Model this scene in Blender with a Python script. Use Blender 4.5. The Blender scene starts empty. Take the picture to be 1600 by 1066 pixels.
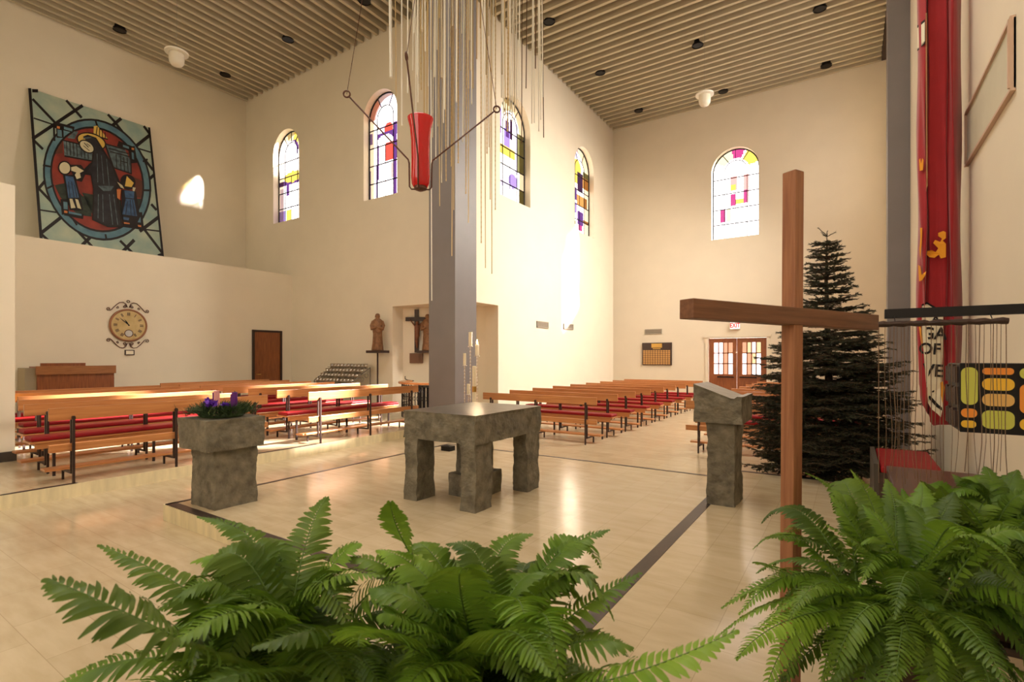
import bpy, bmesh, math, random
import numpy as np
from mathutils import Vector, Matrix, noise
from mathutils.geometry import tessellate_polygon

random.seed(7)
SC = bpy.context.scene
COL = SC.collection
PI = math.pi

# ------------------------------------------------------------------ camera
F, YAW, HZ, CAMZ = 797.0, math.radians(33.55), 559.0, 1.65
SN, CS = math.sin(YAW), math.cos(YAW)

def at(px, py, d):
    """point at depth d along the ray of a photograph pixel (used to measure the place)"""
    r = (px - 800) / F * d
    return Vector((-SN * d + CS * r, CS * d + SN * r, CAMZ - (py - HZ) / F * d))

def at_y(px, py, Y):
    k = (px - 800) / F
    return at(px, py, Y / (CS + SN * k))

def at_x(px, py, X):
    k = (px - 800) / F
    return at(px, py, X / (-SN + CS * k))

def at_z(px, py, Z):
    return at(px, py, (CAMZ - Z) * F / (py - HZ))

cam = bpy.data.cameras.new('camera')
cam.lens = F / 1600 * 36
cam.sensor_width = 36
cam.shift_y = (HZ - 533) / 1600
cam.clip_start = 0.05
cam.clip_end = 200
cam.dof.use_dof = True
cam.dof.focus_distance = 6.5
cam.dof.aperture_fstop = 5.6
camo = bpy.data.objects.new('camera', cam)
COL.objects.link(camo)
camo.location = (0, 0, CAMZ)
camo.rotation_euler = (PI / 2, 0, YAW)
SC.camera = camo

# ------------------------------------------------------------------ materials
def lin(c):
    return tuple(((v / 255) / 12.92 if v / 255 <= 0.04045 else (((v / 255) + 0.055) / 1.055) ** 2.4) for v in c)

MATS = {}
def mat(name, rgb, rough=0.6, metal=0.0, var=0.0, vscale=8.0, bump=0.0, bscale=40.0, detail=4, dark=None, stretch=None,
        translucent=0.0, spec=0.5, sheen=0.0, coat=0.0, rand=0.0):
    if name in MATS:
        return MATS[name]
    m = bpy.data.materials.new(name)
    m.use_nodes = True
    nt = m.node_tree
    b = nt.nodes['Principled BSDF']
    c = (*lin(rgb), 1)
    b.inputs['Base Color'].default_value = c
    b.inputs['Roughness'].default_value = rough
    b.inputs['Metallic'].default_value = metal
    b.inputs['Specular IOR Level'].default_value = spec
    b.inputs['Sheen Weight'].default_value = sheen
    b.inputs['Coat Weight'].default_value = coat
    m.diffuse_color = c
    tc = nt.nodes.new('ShaderNodeTexCoord')
    src = tc.outputs['Object']
    if stretch:
        mp = nt.nodes.new('ShaderNodeMapping')
        mp.inputs['Scale'].default_value = stretch
        nt.links.new(src, mp.inputs['Vector'])
        src = mp.outputs['Vector']
    if var or dark:
        n = nt.nodes.new('ShaderNodeTexNoise')
        n.inputs['Scale'].default_value = vscale
        n.inputs['Detail'].default_value = detail
        nt.links.new(src, n.inputs['Vector'])
        r = nt.nodes.new('ShaderNodeValToRGB')
        d = lin(dark) if dark else tuple(x * (1 - var) for x in c[:3])
        l = c[:3] if dark else tuple(min(1, x * (1 + var)) for x in c[:3])
        r.color_ramp.elements[0].position = 0.32
        r.color_ramp.elements[1].position = 0.68
        r.color_ramp.elements[0].color = (*d, 1)
        r.color_ramp.elements[1].color = (*l, 1)
        nt.links.new(n.outputs['Fac'], r.inputs['Fac'])
        out = r.outputs['Color']
        if rand:
            oi = nt.nodes.new('ShaderNodeObjectInfo')
            hs = nt.nodes.new('ShaderNodeHueSaturation')
            mr = nt.nodes.new('ShaderNodeMapRange')
            mr.inputs['To Min'].default_value = 1 - rand
            mr.inputs['To Max'].default_value = 1 + rand
            nt.links.new(oi.outputs['Random'], mr.inputs['Value'])
            nt.links.new(mr.outputs['Result'], hs.inputs['Value'])
            nt.links.new(out, hs.inputs['Color'])
            out = hs.outputs['Color']
        nt.links.new(out, b.inputs['Base Color'])
        if translucent:
            t = nt.nodes.new('ShaderNodeBsdfTranslucent')
            nt.links.new(out, t.inputs['Color'])
    elif translucent:
        t = nt.nodes.new('ShaderNodeBsdfTranslucent')
        t.inputs['Color'].default_value = c
    if translucent:
        mx = nt.nodes.new('ShaderNodeMixShader')
        mx.inputs['Fac'].default_value = translucent
        nt.links.new(b.outputs[0], mx.inputs[1])
        nt.links.new(t.outputs[0], mx.inputs[2])
        nt.links.new(mx.outputs[0], nt.nodes['Material Output'].inputs['Surface'])
    if bump:
        n2 = nt.nodes.new('ShaderNodeTexNoise')
        n2.inputs['Scale'].default_value = bscale
        n2.inputs['Detail'].default_value = 6
        nt.links.new(src, n2.inputs['Vector'])
        bp = nt.nodes.new('ShaderNodeBump')
        bp.inputs['Strength'].default_value = bump
        bp.inputs['Distance'].default_value = 0.02
        nt.links.new(n2.outputs['Fac'], bp.inputs['Height'])
        nt.links.new(bp.outputs['Normal'], b.inputs['Normal'])
    MATS[name] = m
    return m

def tile_mat(name, c1, c2, mortar, w, h, rough, off=0.5, rot=0.0):
    m = bpy.data.materials.new(name)
    m.use_nodes = True
    nt = m.node_tree
    b = nt.nodes['Principled BSDF']
    tc = nt.nodes.new('ShaderNodeTexCoord')
    mp = nt.nodes.new('ShaderNodeMapping')
    mp.inputs['Rotation'].default_value = (0, 0, rot)
    nt.links.new(tc.outputs['Object'], mp.inputs['Vector'])
    br = nt.nodes.new('ShaderNodeTexBrick')
    br.inputs['Scale'].default_value = 1.0
    br.inputs['Brick Width'].default_value = w
    br.inputs['Row Height'].default_value = h
    br.inputs['Mortar Size'].default_value = 0.0022
    br.inputs['Mortar Smooth'].default_value = 0.3
    br.inputs['Color1'].default_value = (*lin(c1), 1)
    br.inputs['Color2'].default_value = (*lin(c2), 1)
    br.inputs['Mortar'].default_value = (*lin(mortar), 1)
    br.offset = off
    nt.links.new(mp.outputs['Vector'], br.inputs['Vector'])
    mp2 = nt.nodes.new('ShaderNodeMapping')
    mp2.inputs['Rotation'].default_value = (0, 0, rot)
    mp2.inputs['Scale'].default_value = (1.5, 6, 4)
    nt.links.new(tc.outputs['Object'], mp2.inputs['Vector'])
    n = nt.nodes.new('ShaderNodeTexNoise')
    n.inputs['Scale'].default_value = 2.0
    n.inputs['Detail'].default_value = 8
    nt.links.new(mp2.outputs['Vector'], n.inputs['Vector'])
    r = nt.nodes.new('ShaderNodeValToRGB')
    r.color_ramp.elements[0].position = 0.3
    r.color_ramp.elements[1].position = 0.7
    r.color_ramp.elements[0].color = (0.86, 0.83, 0.78, 1)
    r.color_ramp.elements[1].color = (1, 1, 1, 1)
    nt.links.new(n.outputs['Fac'], r.inputs['Fac'])
    mx = nt.nodes.new('ShaderNodeMix')
    mx.data_type = 'RGBA'
    mx.blend_type = 'MULTIPLY'
    mx.inputs['Factor'].default_value = 1
    nt.links.new(br.outputs['Color'], mx.inputs['A'])
    nt.links.new(r.outputs['Color'], mx.inputs['B'])
    nt.links.new(mx.outputs['Result'], b.inputs['Base Color'])
    mr = nt.nodes.new('ShaderNodeMapRange')
    mr.inputs['To Min'].default_value = rough * 0.8
    mr.inputs['To Max'].default_value = rough * 1.3
    nt.links.new(n.outputs['Fac'], mr.inputs['Value'])
    nt.links.new(mr.outputs['Result'], b.inputs['Roughness'])
    MATS[name] = m
    return m

def glass_pane(name, rgb_lin):
    m = bpy.data.materials.new(name)
    m.use_nodes = True
    nt = m.node_tree
    nt.nodes.remove(nt.nodes['Principled BSDF'])
    t = nt.nodes.new('ShaderNodeBsdfTransparent')
    t.inputs['Color'].default_value = (*rgb_lin, 1)
    g = nt.nodes.new('ShaderNodeBsdfGlossy')
    g.inputs['Roughness'].default_value = 0.15
    g.inputs['Color'].default_value = (0.6, 0.6, 0.6, 1)
    mx = nt.nodes.new('ShaderNodeMixShader')
    mx.inputs['Fac'].default_value = 0.04
    nt.links.new(t.outputs[0], mx.inputs[1])
    nt.links.new(g.outputs[0], mx.inputs[2])
    nt.links.new(mx.outputs[0], nt.nodes['Material Output'].inputs['Surface'])
    MATS[name] = m
    return m

def clear_glass(name, rgb=(0.95, 0.95, 0.93), rough=0.05, fac=0.25):
    m = glass_pane(name, rgb)
    m.node_tree.nodes['Mix Shader'].inputs['Fac'].default_value = fac
    m.node_tree.nodes['Glossy BSDF'].inputs['Roughness'].default_value = rough
    m.node_tree.nodes['Glossy BSDF'].inputs['Color'].default_value = (1, 1, 1, 1)
    return m

def emit(name, rgb, s):
    m = bpy.data.materials.new(name)
    m.use_nodes = True
    nt = m.node_tree
    nt.nodes.remove(nt.nodes['Principled BSDF'])
    e = nt.nodes.new('ShaderNodeEmission')
    e.inputs['Color'].default_value = (*lin(rgb), 1)
    e.inputs['Strength'].default_value = s
    nt.links.new(e.outputs[0], nt.nodes['Material Output'].inputs['Surface'])
    MATS[name] = m
    return m

M_wall = mat('cream plaster', (230, 219, 198), 0.85, var=0.02, vscale=1.5, bump=0.04, bscale=60)
M_ceil = mat('ceiling board', (112, 100, 78), 0.85)
M_slat = mat('ceiling slat paint', (188, 176, 150), 0.7, var=0.03, vscale=3)
M_floor = tile_mat('polished travertine', (214, 196, 164), (206, 188, 156), (188, 169, 138), 0.61, 0.305, 0.17)
M_floor2 = tile_mat('polished travertine turned', (218, 200, 168), (211, 193, 160), (194, 175, 144), 0.61, 0.305, 0.17, rot=PI / 2)
M_riser = mat('pale travertine riser', (222, 208, 170), 0.5, var=0.12, vscale=3, stretch=(4, 4, 0.8), detail=6)
M_inlay = mat('dark stone inlay', (52, 38, 36), 0.35, var=0.15, vscale=20)
M_base = mat('dark baseboard paint', (70, 62, 54), 0.5)
M_col = mat('grey painted steel', (118, 112, 112), 0.45, var=0.05, vscale=2, bump=0.03, bscale=20)
M_pew = mat('honey oak', (198, 136, 84), 0.32, dark=(176, 112, 64), vscale=3, stretch=(0.7, 14, 14), coat=0.25)
M_steel = mat('dark bronze steel', (58, 42, 38), 0.4, metal=0.3)
M_red = mat('red vinyl cushion', (136, 6, 18), 0.55, spec=.3, var=0.06, vscale=12, bump=0.05)
M_stone = mat('rough grey basalt', (134, 127, 110), 0.8, dark=(94, 88, 74), vscale=9, bump=1.0, bscale=22, detail=10)
M_stonetop = mat('honed basalt', (112, 106, 98), 0.28, dark=(92, 87, 80), vscale=7, bump=0.08, bscale=30)
M_lecttop = mat('honed basalt with painted glare', (156, 150, 142), 0.35, dark=(132, 126, 118), vscale=12)  # reflected light on the lectern top put into a paler colour
M_crosswood = mat('oiled redwood', (166, 112, 76), 0.5, dark=(140, 88, 58), vscale=4, stretch=(16, 16, 0.9), bump=0.1, bscale=12)
M_doorwood = mat('red brown door wood', (146, 84, 42), 0.4, dark=(120, 64, 32), vscale=4, stretch=(10, 10, 0.8), coat=0.2)
M_darkwood = mat('dark walnut', (62, 38, 28), 0.45, dark=(44, 27, 20), vscale=4, stretch=(1, 12, 12))
M_statue = mat('carved lime wood', (150, 108, 72), 0.6, dark=(112, 76, 48), vscale=14, bump=0.3, bscale=30)
M_corpus = mat('carved brown wood', (128, 76, 44), 0.55, dark=(96, 54, 32), vscale=14, bump=0.2, bscale=30)
M_iron = mat('black iron', (26, 22, 22), 0.45, metal=0.6)
M_rust = mat('rust brown iron', (92, 58, 46), 0.5, metal=0.4, var=0.2, vscale=30)
M_brass = mat('brass', (205, 165, 90), 0.28, metal=0.9)
M_alu = mat('pale aluminium rod', (214, 206, 192), 0.25, metal=0.75)
M_white = mat('white enamel', (236, 230, 216), 0.35)
M_wax = mat('ivory wax', (244, 232, 205), 0.5, translucent=0.25)
M_purple = mat('purple wax', (92, 24, 120), 0.4)
M_pink = mat('rose pink wax', (230, 160, 160), 0.4)
M_fern = mat('fern leaf', (122, 152, 48), 0.5, dark=(80, 114, 28), vscale=5, translucent=0.32, rand=0.45)
M_fernstem = mat('fern stem', (84, 112, 40), 0.5)
M_fir = mat('fir needle', (58, 62, 38), 0.6, dark=(32, 36, 22), vscale=6)
M_bark = mat('fir bark', (82, 66, 48), 0.9, var=0.2, vscale=20, bump=0.5)
M_wreath = mat('dark green sprig', (62, 84, 40), 0.6, dark=(34, 54, 24), vscale=18)
M_violet = mat('violet ribbon', (118, 64, 190), 0.4, var=0.2, vscale=20)
M_cloth = mat('crimson banner cloth', (156, 8, 24), 0.75, var=0.05, vscale=8, sheen=0.3, bump=0.1, bscale=120)
M_clothw = mat('white banner cloth', (232, 224, 200), 0.8, var=0.03)
M_cloth_o = mat('orange felt', (228, 152, 34), 0.85)
M_black = mat('black felt', (20, 14, 14), 0.85)
M_blackp = mat('black enamel', (16, 13, 13), 0.5, spec=0.3)
M_pot = mat('terracotta', (74, 58, 44), 0.8, var=0.1)
M_soil = mat('potting soil', (46, 34, 26), 0.95, var=0.3, vscale=40)
M_cream = mat('clock face parchment', (206, 182, 128), 0.6, dark=(186, 158, 102), vscale=6)
M_silver = mat('silver dial', (190, 188, 182), 0.3, metal=0.6)
M_grille = mat('grille grey paint', (168, 158, 142), 0.6)
M_grille_d = mat('grille gap', (128, 117, 102), 0.8)
M_cloth_frame = mat('rose beige frame', (204, 174, 152), 0.5)
M_frostp = mat('grey green mesh panel', (206, 202, 180), 0.5, var=0.03, vscale=4)
M_votive = clear_glass('votive glass', (0.93, 0.88, 0.80), 0.08, 0.3)
M_lampglass = mat('opal lamp glass', (240, 232, 214), 0.25, translucent=0.3)
M_flame = emit('candle flame', (255, 214, 140), 30)
M_signface = emit('exit sign face', (255, 240, 225), 1.3)
M_signred = emit('exit sign letters', (225, 40, 30), 1.0)
M_canvas_edge = mat('panel edge', (60, 52, 44), 0.7)

# ------------------------------------------------------------------ mesh builder
class MB:
    def __init__(s):
        s.v, s.f, s.m = [], [], []
    def add(s, vs, fs, mi=0):
        o = len(s.v)
        s.v += [tuple(v) for v in vs]
        for f in fs:
            s.f.append(tuple(i + o for i in f))
            s.m.append(mi)
        return s
    def box(s, a, b, mi=0, M=None):
        x0, y0, z0 = a
        x1, y1, z1 = b
        vs = [Vector(p) for p in ((x0, y0, z0), (x1, y0, z0), (x1, y1, z0), (x0, y1, z0), (x0, y0, z1), (x1, y0, z1), (x1, y1, z1), (x0, y1, z1))]
        if M is not None:
            vs = [M @ v for v in vs]
        return s.add(vs, [(0, 3, 2, 1), (4, 5, 6, 7), (0, 1, 5, 4), (1, 2, 6, 5), (2, 3, 7, 6), (3, 0, 4, 7)], mi)
    def prism(s, poly, ext, mi=0):
        """poly: list of Vectors (planar), ext: extrusion Vector"""
        n = len(poly)
        ext = Vector(ext)
        poly = [Vector(p) for p in poly]
        vs = poly + [p + ext for p in poly]
        fs = [tuple(range(n - 1, -1, -1)), tuple(range(n, 2 * n))]
        fs += [(i, (i + 1) % n, n + (i + 1) % n, n + i) for i in range(n)]
        return s.add(vs, fs, mi)
    def tube(s, pts, r, n=8, mi=0, closed=False, caps=True):
        pts = [Vector(p) for p in pts]
        k = len(pts)
        rs = r if isinstance(r, (list, tuple)) else [r] * k
        vs = []
        prev = None
        for i, p in enumerate(pts):
            if closed:
                t = pts[(i + 1) % k] - pts[i - 1]
            else:
                t = pts[min(i + 1, k - 1)] - pts[max(i - 1, 0)]
            t = t.normalized() if t.length > 1e-9 else Vector((0, 0, 1))
            if prev is None:
                a = Vector((0, 0, 1)) if abs(t.z) < 0.9 else Vector((1, 0, 0))
                u = t.cross(a).normalized()
            else:
                u = (prev - t * prev.dot(t)).normalized()
            prev = u
            w = t.cross(u)
            for j in range(n):
                an = 2 * PI * j / n
                vs.append(p + (u * math.cos(an) + w * math.sin(an)) * rs[i])
        fs = []
        for i in range(k if closed else k - 1):
            for j in range(n):
                a, b = i * n + j, i * n + (j + 1) % n
                c, d = ((i + 1) % k) * n + (j + 1) % n, ((i + 1) % k) * n + j
                fs.append((a, b, c, d))
        if caps and not closed:
            fs.append(tuple(range(n - 1, -1, -1)))
            fs.append(tuple((k - 1) * n + j for j in range(n)))
        return s.add(vs, fs, mi)
    def lathe(s, prof, n=20, c=(0, 0, 0), mi=0, caps=True):
        """prof: list of (r, z)"""
        return s.loft([(c[0], c[1], c[2] + z, r, r) for r, z in prof], n, mi, caps)
    def loft(s, secs, n=16, mi=0, caps=True, sq=1.0):
        vs = []
        for cx, cy, z, rx, ry in secs:
            for j in range(n):
                a = 2 * PI * j / n
                co, si = math.cos(a), math.sin(a)
                vs.append((cx + rx * math.copysign(abs(co) ** sq, co), cy + ry * math.copysign(abs(si) ** sq, si), z))
        k = len(secs)
        fs = [(i * n + j, i * n + (j + 1) % n, (i + 1) * n + (j + 1) % n, (i + 1) * n + j) for i in range(k - 1) for j in range(n)]
        if caps:
            fs.append(tuple(range(n - 1, -1, -1)))
            fs.append(tuple((k - 1) * n + j for j in range(n)))
        return s.add(vs, fs, mi)
    def rough(s, a, b, amp=0.015, step=0.05, mi=0, flat_top=False, seed=0.0, inset=0.0, topmi=None):
        """a quarried block: gridded box whose faces are broken by noise"""
        a, b = Vector(a), Vector(b)
        size = b - a
        n = [max(2, int(round(size[i] / step))) for i in range(3)]
        idx = {}
        vs = []
        def vert(i, j, k):
            key = (i, j, k)
            if key in idx:
                return idx[key]
            p = Vector((a.x + size.x * i / n[0], a.y + size.y * j / n[1], a.z + size.z * k / n[2]))
            q = p * 3.3 + Vector((seed, seed * 2, 0))
            q2 = p * 11 + Vector((seed, 0, seed))
            d = noise.noise_vector(q) * amp + noise.noise_vector(q2) * amp * 0.6 + noise.noise_vector(p * 27) * amp * .35
            on = ((i == 0) - (i == n[0]), (j == 0) - (j == n[1]), (k == 0) - (k == n[2]))
            dd = Vector((d.x if on[0] else d.x * 0.3, d.y if on[1] else d.y * 0.3, d.z if on[2] else d.z * 0.3))
            dd.x += on[0] * amp * 0.6
            dd.y += on[1] * amp * 0.6
            if k == 0:
                dd.z = 0
            if k == n[2] and flat_top:
                dd.z = 0
                dd.x *= 0.5
                dd.y *= 0.5
            vs.append(p + dd)
            idx[key] = len(vs) - 1
            return idx[key]
        fs, ms = [], []
        for k in (0, n[2]):
            for i in range(n[0]):
                for j in range(n[1]):
                    q = (vert(i, j, k), vert(i + 1, j, k), vert(i + 1, j + 1, k), vert(i, j + 1, k))
                    fs.append(q if k else q[::-1])
                    ms.append(topmi if (k and topmi is not None) else mi)
        for k in range(n[2]):
            for i in range(n[0]):
                for j in (0, n[1]):
                    q = (vert(i, j, k), vert(i + 1, j, k), vert(i + 1, j, k + 1), vert(i, j, k + 1))
                    fs.append(q if j == 0 else q[::-1]); ms.append(mi)
            for j in range(n[1]):
                for i in (0, n[0]):
                    q = (vert(i, j, k), vert(i, j + 1, k), vert(i, j + 1, k + 1), vert(i, j, k + 1))
                    fs.append(q[::-1] if i == 0 else q); ms.append(mi)
        o = len(s.v)
        s.v += [tuple(v) for v in vs]
        s.f += [tuple(i + o for i in f) for f in fs]
        s.m += ms
        return s
    def build(s, name, mats, parent=None, smooth=False, loc=None, label=None):
        me = bpy.data.meshes.new(name)
        me.from_pydata(s.v, [], s.f)
        for m in (mats if isinstance(mats, (list, tuple)) else [mats]):
            me.materials.append(m)
        if any(s.m):
            me.polygons.foreach_set('material_index', s.m)
        if smooth:
            me.polygons.foreach_set('use_smooth', [True] * len(s.f))
        me.update()
        o = bpy.data.objects.new(name, me)
        COL.objects.link(o)
        if parent is not None:
            o.parent = parent
        if loc is not None:
            o.location = loc
        if label:
            o['label'] = label
        return o

def tag(o, label, cat, group=None, kind=None):
    o['label'] = label
    o['category'] = cat
    if group:
        o['group'] = group
    if kind:
        o['kind'] = kind
    return o

def thing(name, label, cat, loc=(0, 0, 0), rz=0.0, group=None):
    o = bpy.data.objects.new(name, None)
    o.empty_display_size = 0.1
    COL.objects.link(o)
    o.location = loc
    o.rotation_euler = (0, 0, rz)
    return tag(o, label, cat, group)

def struct(name, mb, mats, label=None, parent=None, **k):
    o = mb.build(name, mats, parent, **k)
    if parent is None:
        o['kind'] = 'structure'
        if label:
            o['label'] = label
    return o

def copy_tree(o, parent=None):
    c = o.copy()
    COL.objects.link(c)
    if parent is not None:
        c.parent = parent
    for ch in list(o.children):
        copy_tree(ch, c)
    return c

def bevel(o, w=0.004, seg=2):
    m = o.modifiers.new('bevel', 'BEVEL')
    m.width = w
    m.segments = seg
    m.limit_method = 'ANGLE'
    return o

def arc_pts(cx, cy, r, a0, a1, n):
    return [(cx + r * math.cos(a0 + (a1 - a0) * i / n), cy + r * math.sin(a0 + (a1 - a0) * i / n)) for i in range(n + 1)]

def arch_outline(u0, u1, z0, z1, n=18):
    """closed outline of a round headed opening"""
    r = (u1 - u0) / 2
    cu = (u0 + u1) / 2
    zs = z1 - r
    pts = [(u0, z0), (u1, z0), (u1, zs)]
    pts += arc_pts(cu, zs, r, 0, PI, n)[1:-1]
    pts += [(u0, zs)]
    return pts

def wall(name, O, U, N, outer, holes, t, mats, label=None, inner_mi=0):
    """O origin, U unit vector along wall, N unit normal into the room, outer/holes lists of (u,z)"""
    O, U, N = Vector(O), Vector(U), Vector(N)
    P = lambda q, off: O + U * q[0] + Vector((0, 0, q[1])) - N * off
    loops = [[Vector((q[0], q[1], 0)) for q in lp] for lp in [outer] + holes]
    tris = tessellate_polygon(loops)
    flat = [q for lp in [outer] + holes for q in lp]
    mb = MB()
    mb.add([P(q, 0) for q in flat], tris)
    mb.add([P(q, t) for q in flat], [tr[::-1] for tr in tris])
    for lp in [outer] + holes:
        n = len(lp)
        mb.add([P(q, 0) for q in lp] + [P(q, t) for q in lp], [(i, (i + 1) % n, n + (i + 1) % n, n + i) for i in range(n)])
    o = struct(name, mb, mats, label)
    bm = bmesh.new()
    bm.from_mesh(o.data)
    bmesh.ops.remove_doubles(bm, verts=bm.verts, dist=1e-5)
    bmesh.ops.recalc_face_normals(bm, faces=bm.faces)
    bm.to_mesh(o.data)
    bm.free()
    return o

# ------------------------------------------------------------------ dimensions of the place
ST = 0.16              # sanctuary and side nave level
XL, XH, XB, XD = -17.5, -14.8, -7.72, 0.9
YA, YC = 9.65, 18.8
ZC = 10.5              # underside of the ceiling slats
SX0, SY0, SY1 = -5.8, 2.37, 6.75
XS = -1.23             # stripe
YR = 7.27
XE = -7.65             # edge of the side nave floor
YN = -4.0

# ------------------------------------------------------------------ floors
fl = MB().box((-18, YN - 0.5, -0.3), (4, 20, 0))
struct('floor', fl, M_floor, 'pale polished travertine floor of the main nave')
pf = MB()
pf.box((SX0, SY0, 0), (XS + 0.01, SY1, ST))
pf.box((XS, YN, 0), (XD + 0.01, YR, ST))
struct('floor_sanctuary', pf, M_floor2, 'raised travertine floor of the sanctuary')
sf = MB().box((XL - 0.1, YN, 0), (XE, YA + 0.02, ST))
sf.box((-10.25, YA, 0), (-7.72, 11.2, ST))
struct('floor_side_nave', sf, M_floor, 'raised travertine floor under the left benches')
rs = MB()
rs.box((XE, YN, 0), (XE + 0.012, YA, ST - 0.003))
rs.box((SX0 - 0.012, SY0 - 0.012, 0), (XS, SY0, ST - 0.003))
rs.box((SX0 - 0.012, SY0, 0), (SX0, SY1, ST - 0.003))
struct('trim_1', rs, M_riser, 'pale streaked stone step riser')
il = MB()
e = 0.003
def strip(x0, y0, x1, y1, z=ST):
    il.box((x0, y0, z - 0.01), (x1, y1, z + e))
strip(SX0, SY0, SX0 + 0.05, SY1)
strip(SX0, SY0, XS, SY0 + 0.09)
strip(SX0, SY1 - 0.05, XS, SY1)
strip(XS - 0.05, SY0, XS + 0.05, YR)
strip(XS, YR - 0.05, XD, YR)
strip(XE - 0.05, YN, XE, 2.2)
strip(XE - 0.05, 4.35, XE, 5.46)
struct('trim_2', il, M_inlay, 'dark stone inlay strips edging the raised floors')

# ------------------------------------------------------------------ stained glass windows
PAL = {
    'w': (0.9, 0.86, 0.88), 'l': (0.42, 0.36, 0.52), 'v': (0.16, 0.11, 0.30), 'p': (0.05, 0.018, 0.085), 'k': (0.02, 0.008, 0.02),
    'i': (0.36, 0.17, 0.16), 'r': (0.30, 0.035, 0.025), 'y': (0.34, 0.25, 0.045), 'o': (0.27, 0.12, 0.035), 'm': (0.20, 0.022, 0.09),
    'a': (0.50, 0.36, 0.28), 'e': (0.52, 0.48, 0.36), 'g': (0.10, 0.095, 0.04), 'c': (0.34, 0.31, 0.2)}
PK = list(PAL)
PANES = [glass_pane('stained glass ' + k, PAL[k]) for k in PK]

def window(n, O, U, N, u0, u1, z0, z1, shapes, label, rec=0.2, bars=True):
    O, U, N = Vector(O), Vector(U), Vector(N)
    W, H = u1 - u0, z1 - z0
    r = W / 2
    zs = z1 - r
    P = lambda u, z, off=rec: O + U * u + Vector((0, 0, z)) - N * off
    NU, NV = 36, 76
    def inside(u, z):
        if z <= zs:
            return True
        return (u - (u0 + u1) / 2) ** 2 + (z - zs) ** 2 <= r * r * 1.06
    def colour(uu, vv):
        c = 'w'
        x, y = uu * W, vv * H
        for s in shapes:
            if s[0] == 'r':
                if s[1] <= uu <= s[3] and s[2] <= vv <= s[4]:
                    c = s[5]
            elif s[0] == 'e':
                if ((uu - s[1]) / s[3]) ** 2 + ((vv - s[2]) / s[4]) ** 2 <= 1:
                    c = s[5]
            elif s[0] == 'b':   # sector of the arch band
                dx, dy = x - r, y - (zs - z0)
                if dy > -0.05 and math.hypot(dx, dy) > r * 0.56:
                    a = math.degrees(math.atan2(dy, dx))
                    if s[1] <= a <= s[2]:
                        c = s[3]
        return c
    grid = {}
    mb = MB()
    def gv(i, j):
        if (i, j) not in grid:
            u, z = u0 + W * i / NU, z0 + H * j / NV
            if z > zs:
                cu = (u0 + u1) / 2
                d = math.hypot(u - cu, z - zs)
                if d > r:
                    u, z = cu + (u - cu) * r / d, zs + (z - zs) * r / d
            mb.v.append(tuple(P(u, z)))
            grid[(i, j)] = len(mb.v) - 1
        return grid[(i, j)]
    for i in range(NU):
        for j in range(NV):
            uc, zc = u0 + W * (i + .5) / NU, z0 + H * (j + .5) / NV
            if inside(uc, zc):
                mb.f.append((gv(i, j), gv(i + 1, j), gv(i + 1, j + 1), gv(i, j + 1)))
                mb.m.append(PK.index(colour((i + .5) / NU, (j + .5) / NV)))
    win = MB()
    ol = arch_outline(u0 + 0.015, u1 - 0.015, z0 + 0.015, z1 - 0.015)
    win.tube([P(u, z) for u, z in ol], 0.022, 6, closed=True)
    root = struct('window_%d' % n, win, M_iron, label)
    mb.build('pane', PANES, root)
    ld = MB()
    tr = 0.014
    ui0, ui1 = u0 + W * 0.26, u0 + W * 0.74
    ri = (ui1 - ui0) / 2
    cu = (u0 + u1) / 2
    for k, v in enumerate((0.17, 0.34, 0.51, 0.68)):
        z = z0 + H * v
        ld.tube([P(u0, z), P(u1, z)], tr * 1.2, 5)
    inner = [(ui1, z0)] + arc_pts(cu, zs, ri, 0, PI, 14) + [(ui0, z0)]
    ld.tube([P(u, z) for u, z in inner], tr, 5)
    for a in (55, 90, 125) if n % 2 else (62, 118):
        a = math.radians(a)
        ld.tube([P(cu + ri * math.cos(a), zs + ri * math.sin(a)), P(cu + r * math.cos(a), zs + r * math.sin(a))], tr, 5)
    ld.tube([P(cu, z0), P(cu, z0 + H * 0.51)], tr * 0.7, 5)
    ld.build('leading', M_iron, root)
    return root

win_holes = {}
WA1 = (-15.83, -14.43, 6.05, 9.0)
WA2 = (-11.41, -10.08, 6.05, 9.0)
WB3 = (11.08, 12.6, 5.98, 8.85)
WB4 = (15.46, 17.0, 5.95, 8.98)
WC5 = (-4.06, -2.55, 5.78, 8.88)
WD6 = (12.15, 13.6, 6.0, 9.2)
WD7 = (15.6, 17.1, 6.0, 9.0)

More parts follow.
